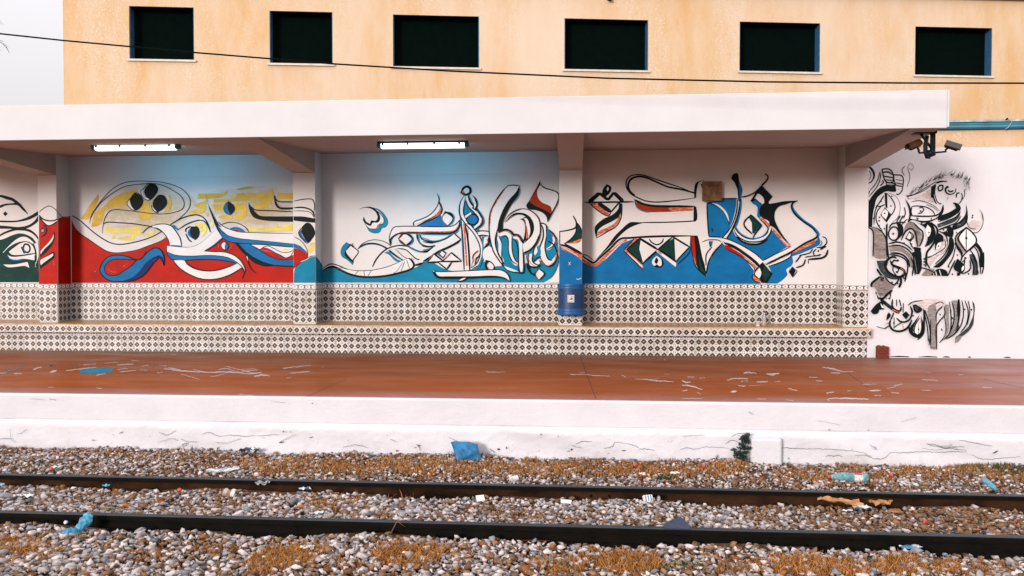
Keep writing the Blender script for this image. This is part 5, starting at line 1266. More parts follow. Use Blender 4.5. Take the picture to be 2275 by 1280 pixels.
# ------------------------------------------------------------------ tan building behind
ang = R_(8.5); BD = Vector((math.cos(ang), math.sin(ang), 0)); BNn = Vector((math.sin(ang), -math.cos(ang), 0))
BP0 = PY(1137, 100, 2.3); BP0.z = 0
bpl = on_plane(BP0, BNn)
def bs(u, v): q = bpl(u, v); return (q - BP0).dot(BD), q.z
def bxyz(s, d, z): q = BP0 + BD * s - BNn * d; return (q.x, q.y, z)       # d = metres into the building
bld = empty('station_building', bxyz(0, 0, 0), 'tan rendered building with a row of black window openings behind the canopy', 'building')
WIN = [((287, 12), (431, 18), (287, 132.5), (431, 135)), ((599, 24), (739, 27), (599, 141.5), (739, 144.5)), ((873, 32), (1064.5, 37), (873, 149), (1064.5, 152.5)),
       ((1254, 41.5), (1440, 44), (1254, 156), (1440, 158)), ((1643, 48.5), (1822, 51.5), (1643, 159.5), (1822, 162)), ((2033, 59), (2204, 62.5), (2033, 168), (2204, 170.5))]
s0 = bs(140.5, 100)[0]; s1 = 13.0; ztop = bs(2275, 4)[1] + .02
def bbox(mb, sa, sb, da, db, za, zb):
    v = [bxyz(s, d, z) for s in (sa, sb) for d in (da, db) for z in (za, zb)]
    mb.add(v, [(0, 1, 3, 2), (4, 6, 7, 5), (0, 4, 5, 1), (2, 3, 7, 6), (0, 2, 6, 4), (1, 5, 7, 3)])
wall = MB(); cur = s0; TH = .25
wrect = []
for c in WIN:
    q = [bs(*k) for k in c]; a = (q[0][0] + q[2][0]) / 2; b = (q[1][0] + q[3][0]) / 2; z1 = (q[0][1] + q[1][1]) / 2; z0 = (q[2][1] + q[3][1]) / 2; wrect.append((a, b, z0, z1))
for a, b, z0, z1 in wrect:
    bbox(wall, cur, a, 0, TH, 0, ztop); bbox(wall, a, b, 0, TH, 0, z0); bbox(wall, a, b, 0, TH, z1, ztop); cur = b
bbox(wall, cur, s1, 0, TH, 0, ztop); bbox(wall, s0, s0 + .25, TH, 9, 0, ztop); bbox(wall, s1 - .25, s1, TH, 9, 0, ztop); bbox(wall, s0 + .25, s1 - .25, 8.75, 9, 0, ztop)
wall.build('wall', M['stucco'], bld)
mb = MB(); bbox(mb, s0, s1 + .02, -.10, 9, ztop + .002, ztop + .22); mb.build('roof_slab', simple('roof_edge_render', (.30, .17, .09), .9), bld)
mdark = simple('dark_interior_sheet', (.0018, .005, .0042), .9, .1, spec=.0)  # near-black sheet: the dark of the rooms behind put into colour
mjamb = simple('blue_jamb', (.022, .085, .17), .6, .12); msill = simple('pale_stone_sill', (.64, .55, .46), .7, .08)  # side jambs in plain blue, sills pale
for a, b, z0, z1 in wrect:
    mb = MB(); bbox(mb, a + .004, b - .004, .19, .21, z0 + .004, z1 - .004); wn_ = mb.build('window', mdark, bld)
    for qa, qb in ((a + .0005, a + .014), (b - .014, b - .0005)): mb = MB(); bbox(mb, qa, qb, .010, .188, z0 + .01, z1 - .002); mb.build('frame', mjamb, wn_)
    mb = MB(); bbox(mb, a + .015, b - .015, .012, .188, z1 - .016, z1 - .003); mb.build('frame', mdark, wn_)  # head of the opening near black, its shade put into colour
    mb = MB(); bbox(mb, a - .035, b + .035, -.035, .186, z0 - .026, z0 + .008); mb.build('sill', msill, wn_)

# ------------------------------------------------------------------ lamps under the canopy
def ceil_z(y): return CZ0 + (CEIL - CZ0) * (y - CY) / (0.22 - CY)
mhous = simple('dark_grey_housing', (.020, .028, .028), .5); mend = simple('teal_plastic_end', (.05, .20, .21), .35)
memit, nt, b = new_mat('lit_tube_cover'); b.inputs['Emission Color'].default_value = (.80, 1.0, 1.0, 1); b.inputs['Emission Strength'].default_value = 2.2; b.inputs['Base Color'].default_value = (.8, .85, .85, 1)
def lamp(u0, u1, v, label):
    y = -1.75; a, b = PY(u0, v, y), PY(u1, v, y); z = a.z * .5 + b.z * .5; zc = ceil_z(y)
    root = empty('ceiling_light', ((a.x + b.x) / 2, y, zc), label, 'lamp', 'strip lights under the canopy')
    L = b.x - a.x; x0, x1 = a.x, b.x
    mb = MB(); mb.prism([(y - .05, z + .004), (y + .05, z + .004), (y + .055, z + .03), (y + .03, z + .055), (y - .03, z + .055), (y - .055, z + .03)], x0 + .01, x1 - .01, lambda p, q, t: (t, p, q))
    mb.box(x0 + .16, x0 + .20, y - .02, y + .02, z + .05, zc + .01); mb.box(x1 - .20, x1 - .16, y - .02, y + .02, z + .05, zc + .01); mb.build('housing', mhous, root)
    prof = [(y - .05, z + .002), (y - .046, z - .035), (y - .03, z - .058), (y + .03, z - .058), (y + .046, z - .035), (y + .05, z + .002)]
    mb = MB(); mb.prism(prof, x0 + .06, x1 - .06, lambda p, q, t: (t, p, q)); mb.build('diffuser', memit, root)
    for s, (e0, e1) in ((0, (x0, x0 + .059)), (1, (x1 - .059, x1))):
        mb = MB(); pr = [(p, q + (.006 if q < z else 0)) for p, q in prof]; mb.prism(pr, e0, e1, lambda p, q, t: (t, p, q)); mb.build('end_cap', mend, root, bevel=.012)
    for k in (.07, .34, .63, .90):
        mb = MB(); cx_ = x0 + L * k; mb.box(cx_ - .012, cx_ + .012, y - .064, y - .047, z - .022, z + .036); mb.build('clip', mhous, root)
    ld = bpy.data.lights.new('tube_light', 'AREA'); ld.shape = 'RECTANGLE'; ld.size = L * .86; ld.size_y = .07; ld.energy = LAMP_W; ld.color = (.0, .60, 1.0); ld.spread = R_(115)
    lo = bpy.data.objects.new('tube_light', ld); COL.objects.link(lo); lo.parent = root; lo.location = Vector(((x0 + x1) / 2, y + .066, z - .03)) - root.location; lo.rotation_euler = (R_(90 - 12), 0, 0)
LAMP_W = 4.2
lamp(205, 400, 324.5, 'lit strip light hanging above the red mural, between the two left pillars')
lamp(838, 1042, 319.5, 'lit strip light hanging above the teal mural, right of the second pillar')

# ------------------------------------------------------------------ litter bin on the third pillar
mblue = simple('blue_enamel', (.010, .045, .135), .45, .2, 6); mblue2 = simple('brighter_blue_band', (.010, .085, .26), .4, .15, 8)
a, b = PY(1238.5, 640, PF), PY(1299.5, 640, PF); zt_, zb_ = PY(1270, 631, PF - .17).z, PY(1270, 701, PF - .17).z
bx = (a.x + b.x) / 2; rad = (b.x - a.x) / 2; by = PF - .012
binr = empty('litter_bin', (bx, by, zb_), 'blue half-round litter bin hung on the blue painted pillar', 'litter bin')
def half(mb, r0, z0, r1, z1, n=20, thick=None):
    V = []; F = []
    for k in range(n + 1):
        t = math.pi * k / n; c, s_ = -math.cos(t), -math.sin(t) * .86
        V += [(bx + c * r0, by + s_ * r0, z0), (bx + c * r1, by + s_ * r1, z1)]
    for k in range(n): F.append((2 * k, 2 * k + 2, 2 * k + 3, 2 * k + 1))
    mb.add(V, F, True)
H_ = zt_ - zb_
mb = MB(); half(mb, rad * .955, zb_ + .02, rad * .965, zt_ - .03); mb.box(bx - rad * .95, bx + rad * .95, by - .002, by + .008, zb_ + .01, zt_ - .02)
n = 20; mb.add([(bx - math.cos(math.pi * k / n) * rad * .95, by - math.sin(math.pi * k / n) * .86 * rad * .95, zb_ + .021) for k in range(n + 1)], [tuple(range(n + 1))]); mb.build('body', mblue, binr)
for nm, zz in (('rim', [(zt_ - .075, .99), (zt_ - .06, 1.0), (zt_ - .045, .985), (zt_ - .03, 1.0), (zt_ - .012, 1.0), (zt_, .985), (zt_ + .001, .95), (zt_ - .05, .94)]), ('base_band', [(zb_, .95), (zb_ + .004, .985), (zb_ + .03, 1.0), (zb_ + .045, .985), (zb_ + .06, 1.0), (zb_ + .095, .995), (zb_ + .10, .965)])):
    mb = MB()
    for (z0, r0), (z1, r1) in zip(zz, zz[1:]): half(mb, rad * r0, z0, rad * r1, z1)
    mb.build(nm, mblue2, binr)
sp_ = on_plane((0, by - .86 * rad - .004, 0), (0, -1, 0)); msw = simple('white_sticker', (.72, .70, .70), .4, .03)
q = [sp_(*c) for c in ((1261, 655.5), (1276, 655.5), (1276, 672), (1261, 672))]; yy = q[0].y
mb = MB(); mb.box(q[0].x, q[1].x, yy - .004, yy + .016, q[2].z, q[0].z); st = mb.build('sticker', msw, binr, bevel=.002)
pt = Painter(on_plane((0, yy - .004, 0), (0, -1, 0)), (0, -1, 0), .0006, .00005); pt.crop = CROPS[11]
pt.run('''@11
LC GD 3 1036,296 1098,296 1098,358 1036,358
F K 1074,312 1082,312 1086,322 1084,340 1080,344 1072,340 1070,322; F K 1074,300 1082,300 1082,309 1074,309
F GD 1052,326 1066,326 1063,344 1055,344; F GD 1058,310 1064,310 1064,318 1058,318''')
for k in pt.order: pt.mb[k].build('pictogram', M['p' + k], st)

# ------------------------------------------------------------------ brown box on the right mural
a, b = PY(1562, 403, -.10), PY(1604, 446, -.10)
jb = empty('wall_box', ((a.x + b.x) / 2, 0, b.z), 'square brown box fixed to the wall over the blue mural', 'box')
mbx = simple('brown_weathered_plastic', (.17, .085, .035), .6, .35, 14)
mb = MB(); mb.box(a.x, b.x, -.10, -.006, b.z, a.z); mb.build('case', mbx, jb, bevel=.006)
mb = MB(); mb.box(a.x - .006, a.x + .022, -.112, -.09, b.z - .004, a.z + .004); mb.build('hinge_strip', mbx, jb, bevel=.003)

# ------------------------------------------------------------------ camera mount under the canopy end
mk = simple('black_metal', (.006, .009, .009), .5, .2, spec=.15); mk2 = simple('grey_camera_hood', (.055, .048, .052), .45, .2); mk3 = simple('rusty_brown_hood', (.06, .024, .012), .6, .3)
cy_ = -2.30; CP = lambda u, v, d=0.0: PY(u, v, cy_ + d)
cb = empty('camera_bracket', CP(2065, 293), 'black angled bracket under the right end of the canopy carrying two cameras', 'bracket')
mb = MB(); a = CP(2029, 291); b = CP(2077, 298); zc = ceil_z(cy_)
mb.box(a.x, b.x, cy_ - .06, cy_ + .06, b.z, b.z + .03); mb.box(a.x + .05, b.x, cy_ - .05, cy_ + .05, b.z + .028, zc + .012); mb.build('ceiling_plate', mk, cb)
mb = MB(); mb.box(CP(2068, 300).x, CP(2077, 300).x, cy_ - .02, cy_ + .02, CP(2070, 340).z, b.z); mb.build('drop_post', mk, cb)
mb = MB(); mb.tube([CP(2045, 297), CP(2071, 332)], .014, 6); mb.build('brace', mk, cb)
mb = MB(); mb.tube([CP(2060, 302, -.04), CP(2056, 322, -.05), CP(2056, 338, -.05), CP(2060, 350, -.045), CP(2066, 351, -.03)], [.022, .026, .026, .022, .012], 8); mb.build('cable', mk, cb)
mb = MB(); mb.lathe([(.02, -.03), (.055, -.015), (.06, .02), (.035, .05)], Matrix.Translation(CP(2067, 343)), 12); mb.build('hub', mk, cb)
mb = MB(); mb.tube([CP(2041, 340), CP(2055, 339), CP(2080, 339), CP(2101, 337)], .012, 6); mb.build('arm', mk, cb)
def seccam(u, v, tilt, flip, hood, label):
    o = CP(u, v); root = empty('security_camera', o, label, 'security camera', 'cameras under the canopy end')
    X = Vector((flip * math.cos(tilt), -.35, -math.sin(tilt))).normalized(); Y = X.cross(Vector((0, 0, 1))).normalized(); Z = Y.cross(X).normalized() * 1
    if Z.z < 0: Z = -Z
    Mx = Matrix(((X.x, Y.x, Z.x, o.x), (X.y, Y.y, Z.y, o.y), (X.z, Y.z, Z.z, o.z), (0, 0, 0, 1)))
    tr = lambda p: tuple(Mx @ Vector(p))
    mb = MB(); Rz = Mx @ Matrix.Rotation(R_(90), 4, 'Y'); mb.lathe([(.028, -.075), (.042, -.068), (.044, .060), (.038, .075), (.030, .076), (.028, .066)], Rz, 14); mb.build('body', mk, root)
    mb = MB(); V = []; n = 10
    for k in range(n + 1):
        t = math.pi * (-.12 + 1.24 * k / n)
        for r in (.052, .047):
            for xx in (-.08, .098): V.append(tr((xx, math.cos(t) * r, math.sin(t) * r)))
    F = []
    for k in range(n):
        i = k * 4; F += [(i, i + 1, i + 5, i + 4), (i + 2, i + 6, i + 7, i + 3), (i, i + 4, i + 6, i + 2), (i + 1, i + 3, i + 7, i + 5)]
    F += [(0, 2, 3, 1), (n * 4, n * 4 + 1, n * 4 + 3, n * 4 + 2)]; mb.add(V, F); mb.build('sun_hood', hood, root)
    mb = MB(); mb.lathe([(.022, .0765), (.022, .078)], Rz, 12); mb.build('lens', simple('lens_glass', (.01, .012, .02), .1), root)
    e = CP(2041 if flip < 0 else 2101, 338.5); mb = MB(); mb.tube([tr((-.03, 0, -.03)), (e.x, o.y, e.z + .03), tuple(e)], .013, 6); mb.build('swivel_joint', mk, root)
    return root
seccam(2031.5, 323, R_(22), -1, mk3, 'left security camera with rusty brown hood, pointing left')
seccam(2115, 324.5, R_(24), 1, mk2, 'right security camera with grey hood, pointing right')

# ------------------------------------------------------------------ pipes on top of the boundary wall
mt1 = simple('teal_painted_pipe', (.020, .14, .20), .45, .2, 7, stretch=(.4, 1, 1)); mt2 = simple('pale_teal_ledge', (.30, .42, .46), .6, .25, 10)
z0, z1 = PY(2180, 266.5, WY - .05).z, PY(2180, 287, WY - .05).z; h_ = z0 - z1
pp = empty('pipe_run', (7, WY, z1), 'bundle of teal pipes running along the top of the white wall', 'pipe')
mb = MB(); mb.box(4.32, 13.5, WY - .075, WY + .26, z0 - .030, z0); mb.build('ledge', mt2, pp)
for zc_, r_ in ((z0 - .030 - .022, .022), (z1 + .036, .036)):
    mb = MB(); mb.tube([(4.25, WY - .04, zc_), (13.5, WY - .04, zc_)], r_, 12); mb.build('pipe', mt1, pp)
mb = MB(); mb.box(4.25, 13.5, WY - .02, WY - .002, z1 - .004, z0 - .03); mb.build('backing_channel', mt1, pp)
P_ = lambda u, v: PY(u, v, WY - .085)
mb = MB(); mb.tube([P_(2236, 264), P_(2243, 266), P_(2247, 270), P_(2245, 277), P_(2240, 283), P_(2234, 287)], .006, 6); mb.build('tie_wire', mt2, pp)
mb = MB(); mb.tube([P_(2235, 266), P_(2239, 263)], .012, 6); mb.build('clamp', mk, pp)

# ------------------------------------------------------------------ overhead cable
wpts = [(-260, 51), (0, 75), (140, 90), (440, 117.5), (740, 142), (1000, 158), (1350, 174), (1700, 182), (2000, 184.5), (2275, 185), (2500, 183)]
mb = MB(); mb.tube([PY(u, v, -3.2) for u, v in wpts], .0095, 6)
tag(mb.build('overhead_cable', simple('black_rubber', (.002, .003, .003), .8, spec=.05), origin=PY(1137, 165, -3.2)), 'thin black cable sagging across the tan building front', 'cable')
p = PY(1352, 2, 2.4)
mb = MB(); mb.tube([bxyz(bs(1350, -6)[0], -.02, bs(1350, -6)[1]), bxyz(bs(1350, 3)[0], -.06, bs(1350, 3)[1]), bxyz(bs(1356, 4)[0], -.06, bs(1356, 4)[1]), bxyz(bs(1358, -6)[0], -.02, bs(1358, -6)[1])], .018, 6)
mb.build('cable_hook', mk, bld)

# ------------------------------------------------------------------ palm beyond the left end
mleaf = simple('dark_palm_leaf', (.012, .035, .022), .6, .3, 12); mtr = simple('palm_trunk_bark', (.12, .085, .06), .9, .3, 20)
tip = PY(2, 60, 6.0); base = Vector((tip.x - 1.98, 6.0, 0)); top = Vector((base.x, 6.0, tip.z + .22))
palm = empty('palm_tree', base, 'dark palm at the left picture edge, only its leaf tips showing against the sky', 'tree')
mb = MB(); mb.tube([base + Vector((.04 * math.sin(k), 0, (top.z) * k / 10)) for k in range(11)], [.20 - .007 * k for k in range(11)], 12); mb.build('trunk', mtr, palm)
rg = np.random.default_rng(4)
for k in range(16):
    az = 2 * math.pi * k / 16 + rg.uniform(-.1, .1); L = rg.uniform(1.45, 1.75); el = rg.uniform(.1, 1.0); 
    if k == 0: az, L, el = 0.0, 1.62, .35
    mb = MB(); pts = []
    for j in range(15):
        t = j / 14; r_ = L * t; pts.append(top + Vector((math.cos(az) * r_ * math.cos(el * (1 - t)), math.sin(az) * r_ * math.cos(el * (1 - t)), L * (math.sin(el) * t - .75 * t * t * (.7 + el * .3)))))
    mb.tube(pts, [.016 * (1 - j / 16) for j in range(15)], 5)
    sd_ = Vector((-math.sin(az), math.cos(az), 0))
    for j in range(1, 15):
        for s_ in (-1, 1):
            for off in (0, .5):
                q = pts[j - 1].lerp(pts[j], off + .3); f = (pts[j] - pts[j - 1]).normalized(); l = .42 * (1 - .55 * j / 15); d = (f * .75 + sd_ * s_ * .7 + Vector((0, 0, rg.uniform(-.35, .25)))).normalized(); n_ = f.cross(d).normalized().cross(d) * .011
                mb.add([q - n_, q + n_, q + d * l * .6 + n_ * .8, q + d * l, q + d * l * .6 - n_ * .8], [(0, 1, 2, 3, 4)])
    mb.build('frond', mleaf, palm)

# ------------------------------------------------------------------ things on the bench and platform
def onseat(u, v): return PY(u, v, -.25)
p = PY(1697, 722.3, -.24); p.z = .4445
bt = empty('glass_bottle', p, 'small clear glass bottle with a red cap standing on the bench', 'bottle')
mgl, nt, b = new_mat('clear_bottle_glass'); b.inputs['Base Color'].default_value = (.75, .78, .80, 1); b.inputs['Roughness'].default_value = .08; b.inputs['Transmission Weight'].default_value = .75; b.inputs['IOR'].default_value = 1.3
T_ = lambda q: Matrix.Translation(q)
mb = MB(); mb.lathe([(.030, 0), (.032, .01), (.032, .12), (.026, .15), (.013, .185), (.012, .215)], T_(p), 14); mb.build('glass', mgl, bt)
mb = MB(); mb.lathe([(.015, .205), (.015, .226)], T_(p), 12); mb.build('cap', simple('red_cap', (.30, .03, .02), .4), bt)
mb = MB(); mb.lathe([(.0328, .03), (.0328, .085)], T_(p), 14, cap=False); mb.build('label', simple('brown_label', (.50, .33, .25), .5, .4, 60), bt)
def cup(p, Mx, r0, r1, h, name, label, colr, band=None, cat='cup'):
    root = empty(name, p, label, cat); Mw = T_(p) @ Mx
    mb = MB(); mb.lathe([(r0, 0), (r1, h), (r1 + .002, h), (r1 + .002, h - .004), (r1 - .002, h - .002), (r0 - .002, .004)], Mw, 18, cap=False); mb.lathe([(r0, .003), (.001, .003)], Mw, 18, cap=False); mb.build('cup_wall', colr, root)
    if band: mb = MB(); mb.lathe([(r0 + (r1 - r0) * .35 + .0006, h * .35), (r0 + (r1 - r0) * .7 + .0006, h * .7)], Mw, 18, cap=False); mb.build('printed_band', band, root)
    return root
mpap = simple('white_paper', (.74, .70, .68), .7, .06); mprint = simple('red_and_white_print', (.60, .35, .25), .6, .7, 45)
p = PY(1684, 723.3, -.27); p.z = .4425
cup(p, Matrix.Identity(4), .026, .034, .075, 'paper_cup', 'white paper cup standing on the bench beside the bottle', mpap, mprint)
# ribbed hollow brick against the white wall
a, b = PY(1949, 797, WY - .075), PY(1974, 770, WY - .075)
br = empty('hollow_brick', ((a.x + b.x) / 2, WY - .075, 0), 'dark red ribbed hollow brick standing against the white wall foot', 'brick')
mbr = simple('dark_red_fired_clay', (.17, .028, .014), .7, .3, 25, bmp=.006)
mb = MB(); hh = b.z - .004; w_ = b.x - a.x; nr = 7
prof = []
for k in range(nr): z = hh * k / nr; prof += [(0, z + .002), (-.007, z + .006), (-.007, z + hh / nr - .006), (0, z + hh / nr - .002)]
Vv = [(WY - .085 + q[0], q[1]) for q in prof] + [(WY - .008, hh), (WY - .008, .002)]
mb.prism(Vv, a.x, b.x, lambda p_, q_, t: (t + .012 * q_, p_, q_)); mb.build('clay_body', mbr, br)
mb = MB()
for k in range(7):
    x_ = a.x + w_ * (k + .5) / 7; mb.box(x_ - .013, x_ + .011, WY - .08 + .01 * (k % 2), WY - .012, hh - .01, hh + [.004, .018, .010, -.002, .014, .006, .002][k])
mb.build('broken_top', mbr, br)
def crumple(name, uv, size, col, label, cat='litter', amp=.35, lift=.01, ground=True, seed=0, aspect=.75, at=None, group=None, bend=0.0, n=9, th=.0):
    """a crumpled sheet lying on the ground: a displaced, folded grid with two sides"""
    rg = np.random.default_rng(seed); p = at if at is not None else GP(*uv)
    o = Vector(p); V = []; F = []; az = rg.uniform(-.5, .5); ph = rg.uniform(0, 6.28, 10)
    for i in range(n):
        for j in range(n):
            x_ = (i / (n - 1) - .5) * size; y_ = (j / (n - 1) - .5) * size * aspect
            e = 1 + .18 * math.sin(ph[0] + 3 * math.atan2(y_, x_)); x_ *= e; y_ *= e
            z_ = amp * size * (.30 * abs(math.sin(i * .9 + ph[1] + j * .4)) + .28 * abs(math.sin(j * 1.1 + ph[2] - i * .5)) + .25 * rg.random()) + bend * (x_ / size) ** 2 * size
            c, s_ = math.cos(az), math.sin(az); V.append((o.x + x_ * c - y_ * s_, o.y + x_ * s_ + y_ * c, o.z + lift + z_))
    for i in range(n - 1):
        for j in range(n - 1):
            a_, b_, c_, d_ = i * n + j, (i + 1) * n + j, (i + 1) * n + j + 1, i * n + j + 1
            F += [(a_, b_, c_), (a_, c_, d_)] if (i + j) % 2 else [(a_, b_, d_), (b_, c_, d_)]
    mb = MB(); mb.add(V, F); ob = mb.build(name, col if isinstance(col, list) else [col], origin=o)
    tag(ob, label, cat, group)
    if isinstance(col, list) and len(col) > 1:
        for pl in ob.data.polygons: pl.material_index = 1 if (math.sin(pl.center.x / size * 7 + ph[4]) + .5 * math.sin(pl.center.y / size * 9 + ph[5])) > .55 else 0
    return ob
crumple('paper_scrap', None, .10, mpap, 'crumpled whitish paper on the red platform at the bench foot', 'paper', at=PZ(1221, 788.5, .004), lift=.004, seed=1, amp=.45)
crumple('paper_scrap', None, .05, simple('tan_scrap', (.60, .45, .33), .8), 'tiny tan scrap on the red platform below the red mural', 'paper', at=PZ(386, 790, .004), lift=.003, seed=2, amp=.3, n=6)

# ------------------------------------------------------------------ litter along the track
# blue pillow-shaped bag leaning on the platform face
mbag = simple('blue_bag_cloth', (.010, .135, .30), .55, .25, 9, bmp=.004)
bg0 = PY(1003, 1027, YE - .13); bag = MB(); n = 22
crn = [(1001, 983), (1061, 986), (1076, 1027), (1009, 1032)]
pl_ = on_plane((0, YE - .16, -.4), (0, -.93, .36))
C4 = [pl_(*c) for c in crn]; nn = Vector((0, -.93, .36)).normalized(); rg = np.random.default_rng(8)
for side in (1, -1):
    V = []
    for i in range(n):
        for j in range(n):
            s_, t = i / (n - 1), j / (n - 1); top_ = C4[0].lerp(C4[1], s_); bot = C4[3].lerp(C4[2], s_); q = top_.lerp(bot, t)
            w1 = 4 * s_ * (1 - s_); w2 = 4 * t * (1 - t); e = (w1 * w2) ** .42; low = .55 + .75 * t
            q = q + nn * side * .075 * e * low + Vector((.018 * w2 * (1 - s_) - .010 * w2 * s_, 0, .020 * w1 * (1 - t) * (1.2 - s_) + .004 * math.sin(s_ * 11) * (1 - t)))
            q = q + nn * side * e * .011 * (math.sin(9 * s_ + 14 * t) + math.sin(19 * s_ - 9 * t)) * (.25 + t)
            V.append(q)
    bag.add(V, [(i * n + j, (i + 1) * n + j, (i + 1) * n + j + 1, i * n + j + 1) for i in range(n - 1) for j in range(n - 1)], True)
tag(bag.build('stuffed_bag', mbag, origin=bg0), 'bright blue pillow-shaped bag leaning against the platform face', 'bag')

def plast(name, c, tr=.35, rough=.2):
    m, nt, b = new_mat(name); n_ = noise(nt, pos(nt), 40, 5)
    nt.links.new(ramp(nt, .35, .65, tuple(x * .6 for x in c), tuple(min(.85, x * 1.35) for x in c), n_), b.inputs['Base Color'])
    b.inputs['Roughness'].default_value = rough; b.inputs['Transmission Weight'].default_value = tr; b.inputs['IOR'].default_value = 1.35; bump(nt, b, noise(nt, pos(nt), 30, 4), .7, .006); return m
mteal = plast('sea_green_plastic', (.14, .33, .36), .15); mbluep = plast('clear_blue_plastic', (.10, .42, .62), .3); mclear = plast('clear_dirty_plastic', (.52, .55, .58), .55); mred = simple('red_plastic', (.48, .05, .03), .4)
mlab = simple('white_printed_label', (.70, .60, .60), .5, .35, 40); mlabr = simple('red_label_band', (.45, .07, .04), .5, .3, 30); mlabb = simple('blue_label_print', (.10, .28, .45), .5, .6, 60)
def bottle(uv0, uv1, r, body, cap, label, group=None, lab=None, squash=.9, lift=None, yaw=None):
    """lying bottle, neck at uv0, base at uv1 (picture points on the ground)"""
    a, b = GP(*uv0), GP(*uv1)
    a = a + Vector((0, 0, r * squash * .8)); b = b + Vector((0, 0, r * squash * .8)); L = (b - a).length
    Xd = (a - b).normalized(); Yd = Vector((0, 0, 1)).cross(Xd).normalized(); Zd = Xd.cross(Yd)
    Mx = Matrix(((Yd.x, Zd.x * squash, Xd.x, b.x), (Yd.y, Zd.y * squash, Xd.y, b.y), (Yd.z, Zd.z * squash, Xd.z, b.z), (0, 0, 0, 1)))
    root = empty('plastic_bottle', b, label, 'bottle', group)
    prof = [(r * .55, 0), (r * .93, .008), (r, .025), (r * .95, L * .12), (r, L * .16), (r, L * .40), (r * .96, L * .44), (r, L * .48), (r * .98, L * .62), (r * .82, L * .76), (r * .5, L * .88), (r * .3, L * .93), (r * .3, L * .955)]
    mb = MB(); mb.lathe(prof, Mx, 20); mb.build('body', body, root)
    if cap is not None: mb = MB(); mb.lathe([(r * .36, L * .935), (r * .38, L * .94), (r * .38, L), (r * .30, L + .002)], Mx, 14); mb.build('cap', cap, root)
    if lab: 
        mb = MB(); mb.lathe([(r * 1.012, L * .17), (r * 1.012, L * .39)], Mx, 20, cap=False); lb = mb.build('label', lab, root)
        mb = MB(); V = []
        for k in range(6):
            t = R_(50 + 14 * k)
            for z_ in (L * .175, L * .385): V.append(Mx @ Vector((math.cos(t) * r * 1.022, math.sin(t) * r * 1.022, z_)))
        mb.add(V, [(2 * k, 2 * k + 2, 2 * k + 3, 2 * k + 1) for k in range(5)], True); mb.build('red_band', mlabr, lb)
        mb = MB(); V = []
        for k in range(5):
            t = R_(150 + 14 * k)
            for z_ in (L * .20, L * .34): V.append(Mx @ Vector((math.cos(t) * r * 1.02, math.sin(t) * r * 1.02, z_)))
        mb.add(V, [(2 * k, 2 * k + 2, 2 * k + 3, 2 * k + 1) for k in range(4)], True); mb.build('print_patch', mlabb, lb)
    return root
G_B = 'plastic bottles thrown on the track'
bottle((1839, 1068), (1928, 1071), .046, mteal, mred, 'large sea green bottle with red cap and white label lying behind the far rail', G_B, mlab)
bottle((2212, 1094), (2188, 1074), .030, mbluep, simple('teal_cap', (.03, .25, .34), .4), 'small bluish bottle lying slantwise against the far rail at the right', G_B)
bottle((34, 1109), (-34, 1112), .036, mclear, simple('white_cap', (.72, .70, .70), .4), 'clear bottle with a red label at the left picture edge', G_B, mlabr)
# crushed blue bottle bent in two
pa = [GP(140, 1194), GP(162, 1190), GP(178, 1183), GP(192, 1168), GP(198, 1158)]
for k, dz in enumerate((.012, .022, .030, .072, .118)): pa[k] = pa[k] + Vector((0, -.02 - .0 * k, dz))
pa[3].y = pa[2].y + .015; pa[4].y = pa[2].y + .03
pa[3].x, pa[4].x = pa[2].x + .045, pa[2].x + .062; pa[3].z = pa[2].z + .055; pa[4].z = pa[2].z + .105
cb_ = empty('plastic_bottle', pa[2], 'crushed light blue bottle bent in two beside the near rail', 'bottle', G_B)
mb = MB(); V = []; F = []; n = 14; rg = np.random.default_rng(2); dense = [Vector((*spline([(q.x, q.z) for q in pa], False, 4)[i], 0)) for i in range(17)]; rr = [.012, .026, .034, .036, .037, .034, .028, .024, .024, .027, .031, .035, .037, .037, .034, .028, .014]
for i, q in enumerate(dense):
    t = (dense[min(i + 1, 16)] - dense[max(i - 1, 0)]).normalized(); nrm = Vector((-t.y, 0, t.x)); yq = np.interp(i / 4, range(5), [k.y for k in pa]); c = Vector((q.x, yq, q.y))
    for k in range(n):
        a_ = 2 * math.pi * k / n; r_ = rr[i] * (1 + rg.uniform(-.24, .20)); V.append(c + nrm * math.cos(a_) * r_ * 1.05 + Vector((0, 1, 0)) * math.sin(a_) * r_ * .8)
F = [(i * n + k, i * n + (k + 1) % n, (i + 1) * n + (k + 1) % n, (i + 1) * n + k) for i in range(16) for k in range(n)] + [tuple(range(n))[::-1], tuple(16 * n + k for k in range(n))]
mb.add(V, F); mb.build('body', mbluep, cb_)
mb = MB(); q = GP(148, 1170); mb.lathe([(.013, 0), (.013, .016), (.010, .017)], T_(q + Vector((0, 0, .03))) @ Matrix.Rotation(R_(70), 4, 'X'), 12); mb.build('cap', simple('pale_cap', (.45, .47, .55), .4), cb_)
# other litter
mcard = simple('brown_cardboard', (.42, .20, .075), .85, .3, 10); mnav = simple('navy_wrapper', (.016, .028, .06), .4, .3); mbw = simple('pale_blue_white_foil', (.58, .66, .70), .35, .2, 30); mtl = simple('blue_print', (.05, .22, .36), .5, .3, 30)
G_C = 'cardboard pieces between the rails'
crumple('cardboard_piece', (1868, 1124), .30, mcard, 'long torn brown cardboard lying against the far rail', 'cardboard', seed=11, amp=.20, aspect=.30, lift=.015, group=G_C)
crumple('cardboard_piece', (1955, 1128), .17, mcard, 'squarish crumpled brown cardboard right of the striped wrapper', 'cardboard', seed=12, amp=.38, aspect=.7, lift=.015, group=G_C)
crumple('cardboard_piece', (1990, 1142), .10, simple('darker_cardboard', (.27, .12, .045), .9, .3), 'small dark brown cardboard flake at the lower right of the cardboard', 'cardboard', seed=13, amp=.2, aspect=.8, lift=.015, group=G_C)
